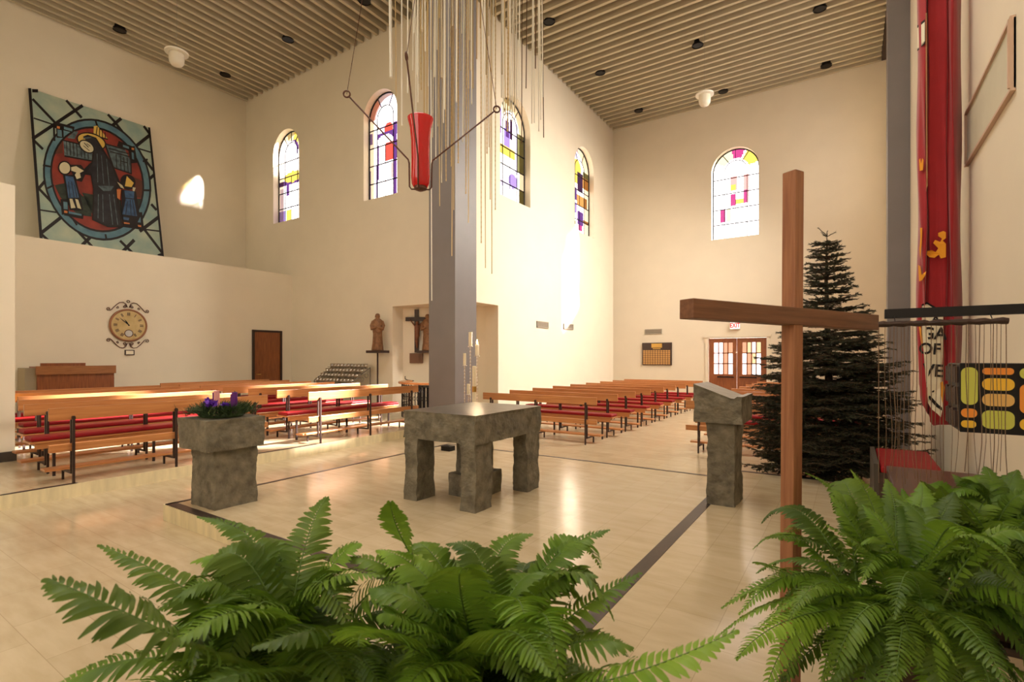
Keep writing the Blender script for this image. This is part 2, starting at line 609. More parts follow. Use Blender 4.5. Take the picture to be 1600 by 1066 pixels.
window(1, (0, YA, 0), (1, 0, 0), (0, -1, 0), *WA1, [
    ('b', 40, 75, 'y'), ('b', 75, 110, 'c'), ('b', 0, 40, 'c'), ('e', .55, .8, .22, .1, 'p'), ('e', .5, .78, .2, .11, 'w'), ('r', .02, .42, .98, .47, 'p'),
    ('e', .55, .5, .35, .06, 'y'), ('r', .05, .1, .2, .4, 'l'), ('r', .3, .3, .42, .42, 'p'), ('r', .3, .02, .5, .14, 'y'), ('r', .02, .02, .28, .14, 'v')],
    'arched stained glass window nearest the left corner, pale with yellow arch band')
window(2, (0, YA, 0), (1, 0, 0), (0, -1, 0), *WA2, [
    ('b', 60, 120, 'l'), ('b', 120, 180, 'i'), ('b', 0, 60, 'w'), ('e', .42, .73, .1, .1, 'l'), ('e', .6, .66, .13, .05, 'r'), ('r', .26, .56, .76, .63, 'p'),
    ('e', .48, .55, .22, .06, 'w'), ('r', .5, .35, .74, .52, 'r'), ('r', .74, .02, .84, .7, 'p'), ('r', .84, .36, .98, .52, 'k'), ('r', .24, .2, .3, .52, 'p'),
    ('r', .02, .55, .1, .66, 'v'), ('r', .22, .03, .28, .34, 'p'), ('r', .66, .19, .73, .33, 'i'), ('r', .02, .02, .06, .3, 'v'), ('r', .84, .58, .98, .7, 'v')],
    'arched stained glass window with purple arch and red square, behind the hanging lamp arm')
window(3, (XB, 0, 0), (0, 1, 0), (1, 0, 0), *WB3, [
    ('b', 80, 180, 'c'), ('r', .1, .62, .22, .9, 'v'), ('r', .3, .5, .5, .7, 'v'), ('r', .36, .62, .46, .78, 'p'), ('r', .08, .44, .68, .52, 'y'),
    ('r', .08, .25, .16, .44, 'p'), ('r', .76, .34, .98, .72, 'g'), ('e', .6, .22, .16, .07, 'v'), ('r', .08, .13, .5, .18, 'l'), ('r', .8, .02, .98, .17, 'g'),
    ('r', .66, .3, .74, .8, 'l'), ('r', .5, .62, .58, .82, 'k')],
    'arched stained glass window behind the hanging rods, with yellow and violet panes')
window(4, (XB, 0, 0), (0, 1, 0), (1, 0, 0), *WB4, [
    ('b', 100, 180, 'l'), ('e', .38, .76, .2, .1, 'y'), ('r', .05, .58, .4, .76, 'y'), ('r', .4, .5, .68, .72, 'k'), ('r', .68, .56, .98, .7, 'o'), ('r', .68, .7, .98, .76, 'g'),
    ('r', .05, .38, .36, .52, 'p'), ('r', .36, .34, .9, .46, 'o'), ('r', .05, .24, .36, .36, 'v'), ('r', .4, .12, .7, .28, 'p'), ('r', .7, .16, .98, .2, 'o'),
    ('r', .1, .1, .3, .14, 'y'), ('r', .45, .05, .65, .12, 'm')],
    'arched stained glass window with amber and dark panes, above the sunlit wall')
window(5, (0, YC, 0), (1, 0, 0), (0, -1, 0), *WC5, [
    ('b', 66, 100, 'm'), ('b', 15, 60, 'y'), ('b', 100, 150, 'c'), ('r', .4, .54, .52, .7, 'i'), ('r', .4, .54, .5, .6, 'y'), ('r', .68, .38, .78, .7, 'i'),
    ('r', .38, .37, .5, .5, 'm'), ('r', .5, .38, .66, .44, 'y'), ('r', .68, .38, .76, .52, 'm'), ('r', .16, .2, .28, .34, 'm'), ('r', .3, .2, .4, .34, 'c')],
    'brightest arched stained glass window, above the double doors')
window(6, (XD, 0, 0), (0, -1, 0), (-1, 0, 0), -WD6[1], -WD6[0], WD6[2], WD6[3], [('b', 60, 120, 'y')], 'arched window in the right wall')
window(7, (XD, 0, 0), (0, -1, 0), (-1, 0, 0), -WD7[1], -WD7[0], WD7[2], WD7[3], [('b', 60, 120, 'l')], 'arched window far along the right wall')

# ------------------------------------------------------------------ walls
A = lambda w: arch_outline(*w)
wall('wall_window_side', (0, YA, 0), (1, 0, 0), (0, -1, 0),
     [(XL, 0), (-10.25, 0), (-10.25, 3.07), (XB - 0.0, 3.07), (XB, 12.7), (XL, 12.7)], [A(WA1), A(WA2)], 0.38, M_wall,
     'cream plaster wall with two arched windows')
wall('wall_nave_left', (XB, 0, 0), (0, 1, 0), (1, 0, 0),
     [(YA, 3.04), (11.0, 3.04), (11.0, 0), (YC, 0), (YC, 13.0), (YA, 13.0)], [A(WB3), A(WB4)], 0.38, M_wall,
     'cream plaster wall with two arched windows beside the main nave')
DX0, DX1, DZ = at_y(1107, 528, YC).x, at_y(1198, 528, YC).x, at_y(1150, 528, YC).z
wall('wall_far', (0, YC, 0), (1, 0, 0), (0, -1, 0),
     [(XB - .4, 0), (DX0, 0), (DX0, DZ), (DX1, DZ), (DX1, 0), (2.2, 0), (2.2, 12), (XB - .4, 12)], [A(WC5)], 0.22, M_wall,
     'cream plaster far wall with the double doors')
wd = lambda w: [(-u, z) for u, z in arch_outline(w[0], w[1], w[2], w[3])][::-1]
wall('wall_right', (XD, 0, 0), (0, -1, 0), (-1, 0, 0),
     [(-YC, 0), (-YN, 0), (-YN, 12), (-YC, 12)], [wd(WD6), wd(WD7)], 0.3, M_wall, 'cream plaster wall on the right behind the banner')
struct('wall_left', MB().box((XL - 0.3, YN, 0), (XL, YA + .3, 12)), M_wall, 'high cream wall behind the loft')
hw = MB().box((XH - 0.15, YN, 0), (XH, YA, 4.27))
hw.box((XL, YN, 4.05), (XH - .1, YA, 4.2))
struct('wall_clock', hw, M_wall, 'lower cream wall carrying the clock, loft floor behind it')
struct('wall_back', MB().box((XL - .3, YN - 0.3, 0), (2, YN, 12)), M_wall, 'cream wall behind the viewpoint')
# short wall at the left edge
pw = at_z(23.5, 720, ST)
struct('wall_end', MB().box((pw.x - 0.2, YN, ST), (pw.x, pw.y, 4.14)), M_wall, 'short white partition at the left edge')
struct('baseboard_end', MB().box((pw.x - 0.2, YN, ST), (pw.x + 0.015, pw.y + 0.015, ST + 0.14)), M_base, 'dark baseboard of the left partition')
# niche lining
nl = MB()
n0, n1 = Vector((-10.25, 10.03, 0)), Vector((-8.1, 11.0, 0))
nd = (n1 - n0).normalized()
nn = Vector((nd.y, -nd.x, 0))
nl.prism([n0, n1, n1 - nn * 0.15, n0 - nn * 0.15], (0, 0, 3.07))
nl.box((-8.12, 10.985, 0), (XB - .002, 11.2, 3.03))
nl.prism([Vector((-10.249, YA + 0.002, 3.025)), Vector((XB - .002, YA + 0.002, 3.025)), Vector((XB - .002, 11.0, 3.025)), Vector((-8.1, 11.02, 3.025)), Vector((-10.249, 10.06, 3.025))], (0, 0, 0.3))
struct('wall_niche', nl, M_wall, 'cream lining of the corner niche behind the column')

# ceilings
cb = MB().box((XL, YN, ZC + 0.24), (XB, YA, ZC + 0.4))
x = XL + 0.12
while x < XB:
    cb.box((x, YN, ZC), (x + 0.085, YA - 0.02, ZC + 0.24), 1)
    x += 0.296
struct('ceiling', cb, [M_ceil, M_slat], 'slatted ceiling over the left benches')
cb = MB().box((XB, YA, ZC + 0.24), (XD, YC, ZC + 0.4))
cb.box((0.78, YA, ZC + 0.02), (XD, YC, ZC + 0.24), 2)  # dark strip stands in for the shaded gap at the slat ends
y = YA + 0.15
while y < YC - .05:
    cb.box((XB + 0.02, y, ZC), (0.76, y + 0.085, ZC + 0.24), 1)
    y += 0.296
struct('ceiling_nave', cb, [M_ceil, M_slat, M_darkwood], 'slatted ceiling over the main nave')
# ceiling over the crossing, with an unseen rooflight added for fill light
c0 = MB()
RX0, RX1, RY0, RY1 = -6.3, -1.3, 0.5, 6.0
c0.box((XB, YN, ZC), (RX0, YA, ZC + 0.2)).box((RX1, YN, ZC), (XD + .3, YA, ZC + 0.2))
c0.box((RX0, YN, ZC), (RX1, RY0, ZC + 0.2)).box((RX0, RY1, ZC), (RX1, YA, ZC + 0.2))
struct('ceiling_crossing', c0, M_slat, 'ceiling over the sanctuary, opened for an added rooflight')
rl = MB()
for i in range(5):
    xx = RX0 + (RX1 - RX0) * i / 4
    rl.box((xx - .04, RY0, ZC + .1), (xx + .04, RY1, ZC + .2))
wr = struct('window_8', rl, M_white, 'unseen rooflight added over the sanctuary for fill light')
MB().box((RX0, RY0, ZC + .2), (RX1, RY1, ZC + .22)).build('pane', glass_pane('added rooflight glass', (.8, .8, .78)), wr)

# columns
cA, cB_ = at_y(670, 600, 7.72), at_y(711, 600, 7.72)
cz = MB().box((cA.x, 7.72, 0), (cB_.x, 8.41, ZC + .2))
o = struct('column', cz, M_col)
tag(o, 'tall square grey painted column behind the stone altar', 'column')
o['kind'] = 'thing'
del o['kind']
bevel(o, 0.006)
c2 = MB().box((0.57, 11.6, 0), (XD, 12.0, ZC + .24))
o = c2.build('column', M_col)
tag(o, 'grey painted column against the right wall behind the fir tree', 'column')
bevel(o, 0.006)

# ------------------------------------------------------------------ doors
d = MB()
fw = 0.1
d.box((DX0 - fw, YC - 0.03, 0), (DX0, YC + 0.02, DZ + fw)).box((DX1, YC - 0.03, 0), (DX1 + fw, YC + 0.02, DZ + fw))
d.box((DX0 - fw - .04, YC - 0.05, DZ + .02), (DX1 + fw + .04, YC + 0.02, DZ + fw))
struct('trim_3', d, M_wall, 'white frame round the double doors')
def nave_door(name, x0, x1, cols, label):
    cols_n, rows_n = 4, 3
    D = MB()
    g0, g1, h0, h1 = x0 + 0.17, x1 - 0.17, 1.08, DZ - 0.16
    if name == 'door_1': g1 = x1 - .13
    yb, yf = YC + 0.07, YC + 0.02
    D.box((x0, yf, 0.01), (x1, yb, h0)).box((x0, yf, h1), (x1, yb, DZ - .01)).box((x0, yf, h0), (g0, yb, h1)).box((g1, yf, h0), (x1, yb, h1))
    r = struct(name, D, M_doorwood, label)
    pn, mn = MB(), MB()
    for i in range(cols_n):
        for j in range(rows_n):
            a0, a1 = g0 + (g1 - g0) * i / cols_n, g0 + (g1 - g0) * (i + 1) / cols_n
            b0, b1 = h1 - (h1 - h0) * (j + 1) / rows_n, h1 - (h1 - h0) * j / rows_n
            pn.box((a0, yf + .02, b0), (a1, yf + .026, b1), PK.index(cols[j][i]))
    for i in range(1, cols_n):
        xx = g0 + (g1 - g0) * i / cols_n
        mn.box((xx - .018, yf + .005, h0), (xx + .018, yf + .045, h1))
    for j in range(1, rows_n):
        zz = h1 - (h1 - h0) * j / rows_n
        mn.box((g0, yf + .005, zz - .018), (g1, yf + .045, zz + .018))
    pn.build('pane', PANES, r)
    mn.build('muntin', M_doorwood, r)
    h = MB()
    cx = (x0 + x1) / 2 + (0.1 if name == 'door_1' else -0.1)
    h.box((cx - .27, yf - .06, .98 - .02), (cx + .27, yf - .03, .98 + .02))
    h.box((cx - .25, yf - .04, .97), (cx - .22, yf, .99)).box((cx + .22, yf - .04, .97), (cx + .25, yf, .99))
    h.build('door_handle', M_iron, r)
DM = (DX0 + DX1) / 2
nave_door('door_1', DX0 + .01, DM - .004, ['wwaa', 'wwaw', 'wwaw'], 'left leaf of the red brown glazed double doors')
nave_door('door_2', DM + .004, DX1 - .01, ['aewe', 'waew', 'waww'], 'right leaf of the red brown glazed double doors')
p0, p1 = at_x(395, 517, XH), at_x(438, 517, XH)
dz = 2.45
D = MB().box((XH, p0.y + .03, ST), (XH + .03, p1.y - .03, dz - .03))
r = struct('door_3', D, M_doorwood, 'brown wooden door in the clock wall')
fr = MB().box((XH, p0.y - .03, ST), (XH + .06, p0.y + .03, dz + .03)).box((XH, p1.y - .03, ST), (XH + .06, p1.y + .03, dz + .03)).box((XH, p0.y, dz - .03), (XH + .06, p1.y, dz + .03))
fr.build('door_frame', M_darkwood, r)
pp = MB()
for z0_, z1_ in ((0.35, 1.25), (1.4, 2.25)):
    pp.box((XH + .03, p0.y + .16, z0_), (XH + .04, p1.y - .16, z1_))
pp.build('door_panel', M_doorwood, r)
MB().tube([(XH + .03, p0.y + .1, 1.15), (XH + .08, p0.y + .1, 1.15), (XH + .08, p0.y + .2, 1.15)], .012, 6).build('door_handle', M_brass, r)

# ------------------------------------------------------------------ benches
def make_bench(L, front=False):
    r = thing('bench', '', 'bench')
    hl = L / 2
    o = MB().box((-hl, -.016, .755), (hl, .016, .90)).build('top_rail' if front else 'backrest', M_pew, r)
    bevel(o, .005)
    if front:
        o = MB().box((-hl, -.02, .385), (hl, .02, .475)).build('lower_rail', M_pew, r)
        bevel(o, .005)
    else:
        sm = MB().box((-hl - .02, -.33, .43), (hl + .02, -.03, .458))
        sm.box((-hl + .03, -.315, .36), (hl - .03, -.29, .43))
        bevel(sm.build('seat', M_pew, r), .005)
        cu = MB().box((-hl - .01, -.34, .459), (hl + .01, -.055, .515))
        bevel(cu.build('seat_cushion', M_red, r), .02, 3)
    for xx in (-hl + .22, 0, hl - .22):
        g = MB()
        g.box((xx - .012, -.048, 0), (xx + .012, -.022, .80))
        g.box((xx - .012, .022, .12), (xx + .012, .048, .86))
        g.box((xx - .016, -.05, .76), (xx + .016, .03, .79))
        g.box((xx - .014, .02, .11), (xx + .014, .36, .135))
        if not front:
            g.box((xx - .014, -.31, .40), (xx + .014, -.02, .428))
            g.box((xx - .014, -.285, 0), (xx + .014, -.255, .41))
        g.box((xx - .011, .32, 0), (xx + .011, .342, .12))
        g.build('leg', M_steel, r)
    kb = MB().box((-hl + .02, .20, .135), (hl - .02, .38, .165))
    bevel(kb.build('kneeler', M_pew, r), .005)
    return r

ORD = ['frontmost', 'second', 'third', 'fourth', 'fifth', 'sixth', 'seventh', 'eighth', 'ninth', 'tenth', 'eleventh']
proto_f = make_bench(2.65, True)
proto_b = make_bench(2.65)
used = {proto_f.name: False, proto_b.name: False}
def place_bench(front, x, y, z, rz, label, group):
    p = proto_f if front else proto_b
    if used[p.name]:
        o = copy_tree(p)
    else:
        used[p.name] = True
        o = p
    o.location = (x, y, z)
    o.rotation_euler = (0, 0, rz)
    o['label'] = label
    o['group'] = group
    o['category'] = 'bench'
    return o
for k in range(6):
    yc = 3.27 if k < 2 else (3.42 if k == 2 else 3.62)
    what = 'cushionless oak kneeling rail' if k == 0 else 'oak bench with red cushion'
    place_bench(k == 0, XE - .05 - .93 * k, yc, ST, PI / 2, '%s, %s row of the left block behind the flower planter' % (what, ORD[k]), 'benches of the left block')
for k in range(7):
    what = 'cushionless oak kneeling rail' if k == 0 else 'oak bench with red cushion'
    place_bench(k == 0, XE - .05 - .93 * k, 6.65, ST, PI / 2, '%s, %s row of the block left of the column' % (what, ORD[k]), 'benches left of the column')
for k in range(9):
    what = 'cushionless oak kneeling rail' if k == 0 else 'oak bench with red cushion'
    place_bench(k == 0, -5.28, 8.84 + 1.03 * k, 0, 0, '%s, %s row of the main nave between column and lectern' % (what, ORD[k]), 'benches right of the column')
for k in range(9):
    what = 'cushionless oak kneeling rail' if k == 0 else 'oak bench with red cushion'
    place_bench(k == 0, -1.08, 9.15 + 1.03 * k, 0, 0, '%s, %s row of the block behind lectern and fir tree' % (what, ORD[k]), 'benches behind the lectern')

# ------------------------------------------------------------------ altar
t = thing('altar', 'heavy rough grey stone altar table on four square legs', 'altar', (-3.45, 4.46, ST))
hx, hy = .49, .62
MB().rough((-hx, -hy, .65), (hx, hy, .935), .024, .028, flat_top=True, topmi=1, seed=3).build('tabletop', [M_stone, M_stonetop], t)
for i, (sx, sy) in enumerate(((-1, -1), (1, -1), (-1, 1), (1, 1))):
    x0, x1 = sorted((sx * (hx - .01), sx * (hx - .21)))
    y0, y1 = sorted((sy * (hy - .01), sy * (hy - .30)))
    MB().rough((x0, y0, 0), (x1, y1, .67), .017, .028, seed=11 + i * 5).build('leg', M_stone, t)
cp = MB().rough((-.15, -.15, .2), (.15, .15, .66), .01, .06, seed=31)
cp.rough((-.19, -.23, 0), (.21, .23, .24), .012, .06, seed=41)
cp.build('central_pedestal', M_stone, t)

# lectern
t = thing('lectern', 'rough grey stone lectern with sloping top paled by painted light in front of the fir tree', 'lectern', (-1.1, 5.64, ST))
MB().rough((-.13, -.22, 0), (.16, .22, .88), .018, .028, seed=51).build('pillar', M_stone, t)
o = MB()
o.rough((-.23, -.31, .84), (.24, .31, 1.23), .015, .028, seed=61, flat_top=True, topmi=1)
vv = []
for (x, y, z) in o.v:
    top = 1.225 - .135 * min(1, max(0, (x + .23) / .36)) + (.02 if x > .18 else 0)
    vv.append((x, y, .84 + (z - .84) * (top - .84) / .39))
o.v = vv
o.build('book_rest', [M_stone, M_lecttop], t)

# planter pedestal
t = thing('stone_pedestal', 'rough grey stone pedestal carrying the Advent wreath', 'pedestal', (-5.36, 2.72, ST))
MB().rough((-.26, -.2, 0), (.23, .24, .62), .016, .028, seed=71).build('pillar', M_stone, t)
MB().rough((-.31, -.3, .585), (.29, .29, .885), .018, .045, seed=81, flat_top=True).build('top_block', M_stone, t)
WZ = ST + .887
WC = Vector((-5.36, 2.71, WZ))
t = thing('advent_wreath', 'evergreen wreath with violet ribbons on the stone pedestal', 'wreath', WC)
g = MB()
for i in range(1900):
    a = random.random() * 2 * PI
    rr = .165 + random.gauss(0, .06)
    b = Vector((1.15 * rr * math.cos(a), 1.05 * rr * math.sin(a), .02 + random.random() * .085))
    dr = Vector((math.cos(a) * random.uniform(-.2, 1.2), math.sin(a) * random.uniform(-.2, 1.2), random.uniform(.1, 1))).normalized() * random.uniform(.04, .075)
    sd = dr.cross(Vector((random.random(), random.random(), random.random()))).normalized() * .006
    g.add([b - sd, b + sd, b + dr + sd * .3, b + dr - sd * .3], [(0, 1, 2, 3)])
g.tube([(1.15 * .17 * math.cos(2 * PI * i / 24), .18 * math.sin(2 * PI * i / 24), .02) for i in range(24)], .018, 6, closed=True)
g.build('greenery', M_wreath, t)
for q, (a, s) in enumerate(((math.radians(195), .075), (math.radians(-60), .085), (math.radians(-20), .05))):
    f = MB()
    c = Vector((.19 * math.cos(a), .17 * math.sin(a), .125))
    for i in range(60):
        dr = Vector((random.gauss(0, 1), random.gauss(0, 1), abs(random.gauss(0, .8)))).normalized()
        l = s * random.uniform(.5, 1)
        sd = dr.cross(Vector((random.gauss(0, 1), random.gauss(0, 1), 1))).normalized() * s * .22
        f.add([c, c + dr * l * .6 + sd, c + dr * l, c + dr * l * .6 - sd], [(0, 1, 2, 3)])
    f.build('ribbon', M_violet, t)
for nm, m, dx, dy, h, lab in (('purple', M_purple, -.13, .0, .24, 'purple candle at the left of the Advent wreath, left of the pink one'),
                             ('rose', M_pink, -.06, -.02, .26, 'pink candle standing in the Advent wreath'),
                             ('purple', M_purple, .07, .08, .225, 'shorter purple candle just right of the middle of the Advent wreath'),
                             ('purple', M_purple, .15, .05, .25, 'rightmost purple candle of the Advent wreath')):
    c = thing('candle', lab, 'candle', WC + Vector((dx, dy, .003)), group='Advent candles')
    MB().lathe([(.027, 0), (.027, h - .004), (.024, h)], 16).build('wax', m, c, smooth=False)
    MB().tube([(0, 0, h), (.002, 0, h + .015)], .0015, 5).build('wick', M_black, c)

# ------------------------------------------------------------------ big wooden cross
ad = Vector((CS * .883 - SN * .469, SN * .883 + CS * .469, 0)).normalized()
cc = at(1234, 495, 2.2)
t = thing('standing_cross', 'tall plain brown wooden cross standing in front of the lectern', 'cross', (cc.x, cc.y, ST), math.atan2(ad.y, ad.x))
t.rotation_euler.y = math.radians(0.6)
zt = at(1236, 264, 2.2).z - ST
za = cc.z - ST
w = .030
sh = MB().box((-w, -w, 0), (w, w, zt - .012))
sh.add([(-w, -w, zt - .012), (w, -w, zt - .012), (w, w, zt - .012), (-w, w, zt - .012), (0, 0, zt)], [(0, 1, 4), (1, 2, 4), (2, 3, 4), (3, 0, 4)])
bevel(sh.build('upright', M_crosswood, t), .003)
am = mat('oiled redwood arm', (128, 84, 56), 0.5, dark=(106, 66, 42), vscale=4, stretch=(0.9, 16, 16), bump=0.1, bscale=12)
bevel(MB().box((-.635, -w - .004, za - .037), (.62, w + .004, za + .037)).build('crossbar', am, t), .003)
fb = MB().box((-.09, -.09, 0), (.09, .09, .03))
fb.box((-.045, -.045, .03), (.045, .045, .07))
fb.build('foot', M_darkwood, t)

# ------------------------------------------------------------------ sanctuary lamp
LD = 3.4
base = at(657, 296, LD)
t = thing('sanctuary_lamp', 'red glass sanctuary lamp in a three-armed iron holder hung on wires', 'lamp', base)
s = LD / F
cr = lambda right, up, fwd=0.0: Vector((CS * right - SN * fwd, SN * right + CS * fwd, up))
H_ = 110 * s
prof = [(11, 4), (13.5, 8), (14.5, 20), (14, 45), (14.5, 75), (16.5, 96), (20, 109), (20, 111), (18.5, 110), (15, 96), (13, 75), (12.6, 45), (13, 20), (11.5, 9), (9, 6)]
rg = bpy.data.materials.new('red blown glass')
rg.use_nodes = True
b = rg.node_tree.nodes['Principled BSDF']
b.inputs['Base Color'].default_value = (.45, .006, .012, 1)
b.inputs['Roughness'].default_value = .08
b.inputs['Coat Weight'].default_value = .6
b.inputs['Emission Color'].default_value = (1, .03, .02, 1)
b.inputs['Emission Strength'].default_value = .12
tb = rg.node_tree.nodes.new('ShaderNodeBsdfTranslucent')
tb.inputs['Color'].default_value = (.9, .03, .03, 1)
mx = rg.node_tree.nodes.new('ShaderNodeMixShader')
mx.inputs['Fac'].default_value = .35
rg.node_tree.links.new(b.outputs[0], mx.inputs[1])
rg.node_tree.links.new(tb.outputs[0], mx.inputs[2])
rg.node_tree.links.new(mx.outputs[0], rg.node_tree.nodes['Material Output'].inputs['Surface'])
MB().lathe([(r_ * s, z_ * s) for r_, z_ in prof], 32, caps=False).build('glass', rg, t, smooth=True)
MB().lathe([(8 * s, 6 * s), (8 * s, 30 * s), (7 * s, 31 * s)], 16).build('candle', M_wax, t)
ir = MB()
def arm(px_out, up_out, fwd_out, ring=True):
    q = math.hypot(px_out, fwd_out)
    ux, uf = px_out / q, fwd_out / q
    P_ = lambda rr, up: cr(ux * rr * s, up * s, uf * rr * s)
    pts = [P_(0, 0), P_(14, 0), P_(17, 4), P_(17.5, 40), P_(19, 46), P_(q, up_out)]
    a_ = MB().tube(pts, 1.25 * s, 8)
    c = P_(q, up_out)
    if ring:
        dirv = (P_(q, up_out) - P_(19, 46)).normalized()
        cc_ = c + dirv * 5 * s
        up_ = Vector((0, 0, 1))
        a_.tube([cc_ + (dirv * math.cos(2 * PI * i / 16) + (up_ - dirv * dirv.z).normalized() * math.sin(2 * PI * i / 16)) * 5 * s for i in range(16)], 1.3 * s, 6, closed=True)
        c = cc_
    a_.build('arm', M_rust, t, smooth=True)
    return c
e1 = arm(-109, 141, -8)
e2 = arm(115, 128, 12)
e3 = arm(-3, 150, -88)
MB().lathe([(3 * s, -3 * s), (10 * s, 0), (10 * s, 4 * s), (2 * s, 4 * s)], 12).build('dish', M_rust, t)
for e_, top in ((e1, at(566, 0, LD)), (e2, at(750, 0, LD)), (e3, at(648, 0, LD * .93))):
    d_ = (top - base) - e_
    k_ = (ZC - base.z - e_.z) / d_.z
    MB().tube([e_, e_ + d_ * k_], .0022, 5).build('wire', M_rust, t)

# ------------------------------------------------------------------ hanging rods
RZ = 6.25
RC = at(735, 300, 5.3)
t = thing('rod_mobile', 'hanging cluster of long thin metal rods and glass tubes above the altar', 'hanging sculpture', (RC.x, RC.y, RZ))
rods = [(611, 121, 5.5, 'w'), (619, 150, 1.6, 'g'), (628, 196, 2.6, 'w'), (637, 146, 2.2, 'w'), (650, 190, 2, 'w'), (653, 160, 2.2, 'w'), (661, 48, 6.5, 'w'), (663, 230, 2.4, 'g'),
        (667, 190, 2, 'g'), (669, 135, 3, 'w'), (674.6, 470, 2, 'w'), (676, 215, 2, 'a'), (679, 120, 3, 'w'), (684, 198, 2, 'a'), (687, 322, 1.6, 'g'), (690, 286, 2.2, 'a'), (693, 192, 2.4, 'w'),
        (695, 171, 2.4, 'w'), (697, 283, 1.6, 'g'), (690, 122, 5, 'a'), (706, 400, 1.8, 'g'), (705, 260, 1.6, 'g'), (709, 328, 1.6, 'g'), (713, 160, 2.8, 'w'), (716, 255, 2, 'g'), (723, 222, 2, 'w'),
        (725, 212, 1.5, 'a'), (728, 303, 1.8, 'g'), (732, 348, 1.8, 'g'), (732, 138, 3, 'w'), (737, 163, 2.4, 'w'), (739, 138, 2.2, 'g'), (735, 110, 2, 'a'), (752, 380, 1.6, 'g'), (754, 190, 3, 'w'),
        (758.5, 419, 1.8, 'g'), (761, 240, 1.8, 'g'), (766, 312, 1.6, 'g'), (768.5, 428, 1.8, 'g'), (774, 328, 1.5, 'g'), (757, 185, 2.6, 'w'), (764, 230, 1.6, 'a'), (784, 152, 3.2, 'w'),
        (787, 185, 2, 'w'), (790, 200, 1.8, 'g'), (793, 205, 2.4, 'g'), (797, 172, 3, 'w'), (800, 190, 2.2, 'w'), (804, 175, 2.4, 'a'), (807, 165, 2.2, 'w'), (811, 170, 2, 'w'), (815, 225, 1.6, 'k'),
        (822, 138, 1.8, 'k'), (831, 193, 2, 'w'), (835, 192, 2, 'w'), (836.5, 107, 2, 'k'), (842, 205, 2.2, 'w'), (845, 187, 2, 'w'), (849.5, 215, 1.8, 'k'), (848, 152, 2, 'w'),
        (700, 232, 1.8, 'w'), (720, 110, 2, 'a'), (745, 92, 2, 'g'), (658, 140, 1.8, 'g'), (681, 250, 1.6, 'w')]
for i in range(36):
    rods.append((random.uniform(640, 815), random.uniform(25, 150), random.choice((1.4, 1.8, 2.2)), random.choice('wwga')))
RM = {'w': mat('white glass tube', (248, 244, 234), .25), 'g': mat('pale brass rod', (206, 180, 132), .35, metal=.45), 'a': M_alu, 'k': mat('dark bronze rod', (96, 70, 50), .35, metal=.6)}
for i, (px, yb, wd_, k) in enumerate(rods):
    dd = 5.3 + random.uniform(-.6, .6)
    p = at(px, yb, dd)
    l = p - Vector((RC.x, RC.y, RZ))
    r_ = wd_ * dd / F / 2 * .85
    jx, jy = random.uniform(-.02, .02), random.uniform(-.02, .02)
    m_ = MB()
    pts = [(l.x, l.y, l.z), (l.x + jx * .5, l.y + jy * .5, l.z * .5), (l.x + jx, l.y + jy, 0)]
    m_.tube(pts, r_, 8)
    if k == 'g' and i % 3 == 0:   # twisted rods
        for q in range(int(-l.z / .05)):
            zq = l.z + q * .05
            f_ = 1 - zq / l.z
            m_.tube([(l.x + jx * f_, l.y + jy * f_, zq), (l.x + jx * f_, l.y + jy * f_, zq + .02)], r_ * 1.35, 6)
    m_.build('rod', RM[k], t)
cpn = MB().lathe([(.02, .05), (1.12, .05), (1.12, 0), (.02, 0)], 40)
cpn.build('canopy', M_iron, t)
cbm = MB()
for a in range(4):
    x_, y_ = 1.0 * math.cos(a * PI / 2 + .4), 1.0 * math.sin(a * PI / 2 + .4)
    cbm.tube([(x_, y_, .05), (x_ * .9, y_ * .9, ZC - RZ)], .004, 5)
cbm.build('suspension_cable', M_iron, t)

# ------------------------------------------------------------------ pendant lamps and downlights
for (px, py, dd, lab) in ((276, 92, 11.5, 'white pendant lamp hanging at the left, under the ceiling near the loft'), (1101, 156, 13.8, 'white pendant lamp hanging over the right benches')):
    p = at(px, py, dd)
    t = thing('pendant_lamp', lab, 'lamp', p, group='pendant lamps')
    MB().lathe([(.235, .12), (.235, .155), (.16, .17), (.05, .2), (.02, .26)], 28).build('lamp_shade', M_white, t, smooth=False)
    MB().lathe([(.02, -.17), (.10, -.155), (.145, -.09), (.155, -.01), (.15, .08), (.15, .12)], 28).build('globe', M_lampglass, t, smooth=True)
    MB().tube([(0, 0, .25), (0, 0, ZC - p.z + .1)], .006, 6).build('cord', M_grille, t)
dl = [(187, 47, 'left', 'first'), (352, 117, 'left', ''), (450, 62, 'left', ''), (570, 2, 'left', ''), (696, 3, 'l', ''), (858, 34, 'right', ''), (938, 114, 'r', ''), (998, 173, 'r', ''),
      (1090, 71, 'r', ''), (1130, 143, 'r', ''), (1281, 14, 'r', ''), (1291, 103, 'r', '')]
dlab = ['black recessed downlight in the slats, furthest left, above the large picture', 'black recessed downlight in the slats near the left corner of the ceiling',
        'black recessed downlight in the left slats above the second arched window', 'black recessed downlight at the top edge, beside the lamp wire',
        'black recessed downlight at the top edge just behind the hanging rods', 'black recessed downlight in the right slats beside the hanging rods', 'black recessed downlight above the amber arched window',
        'black recessed downlight nearest the far corner of the main nave', 'black recessed downlight above the right pendant lamp', 'black recessed downlight beside the right pendant lamp',
        'black recessed downlight furthest right at the top edge', 'black recessed downlight nearest the right column']
for (px, py, _, _), lab in zip(dl, dlab):
    p = at_z(px, py, ZC - .01)
    t = thing('downlight', lab, 'ceiling light', p, group='recessed downlights')
    MB().lathe([(.155, -.012), (.155, .02), (.135, .02), (.135, -.012)], 24, caps=False).build('trim_ring', M_blackp, t)
    MB().lathe([(.14, -.004), (.12, .12), (.05, .15)], 24).build('housing', M_blackp, t)

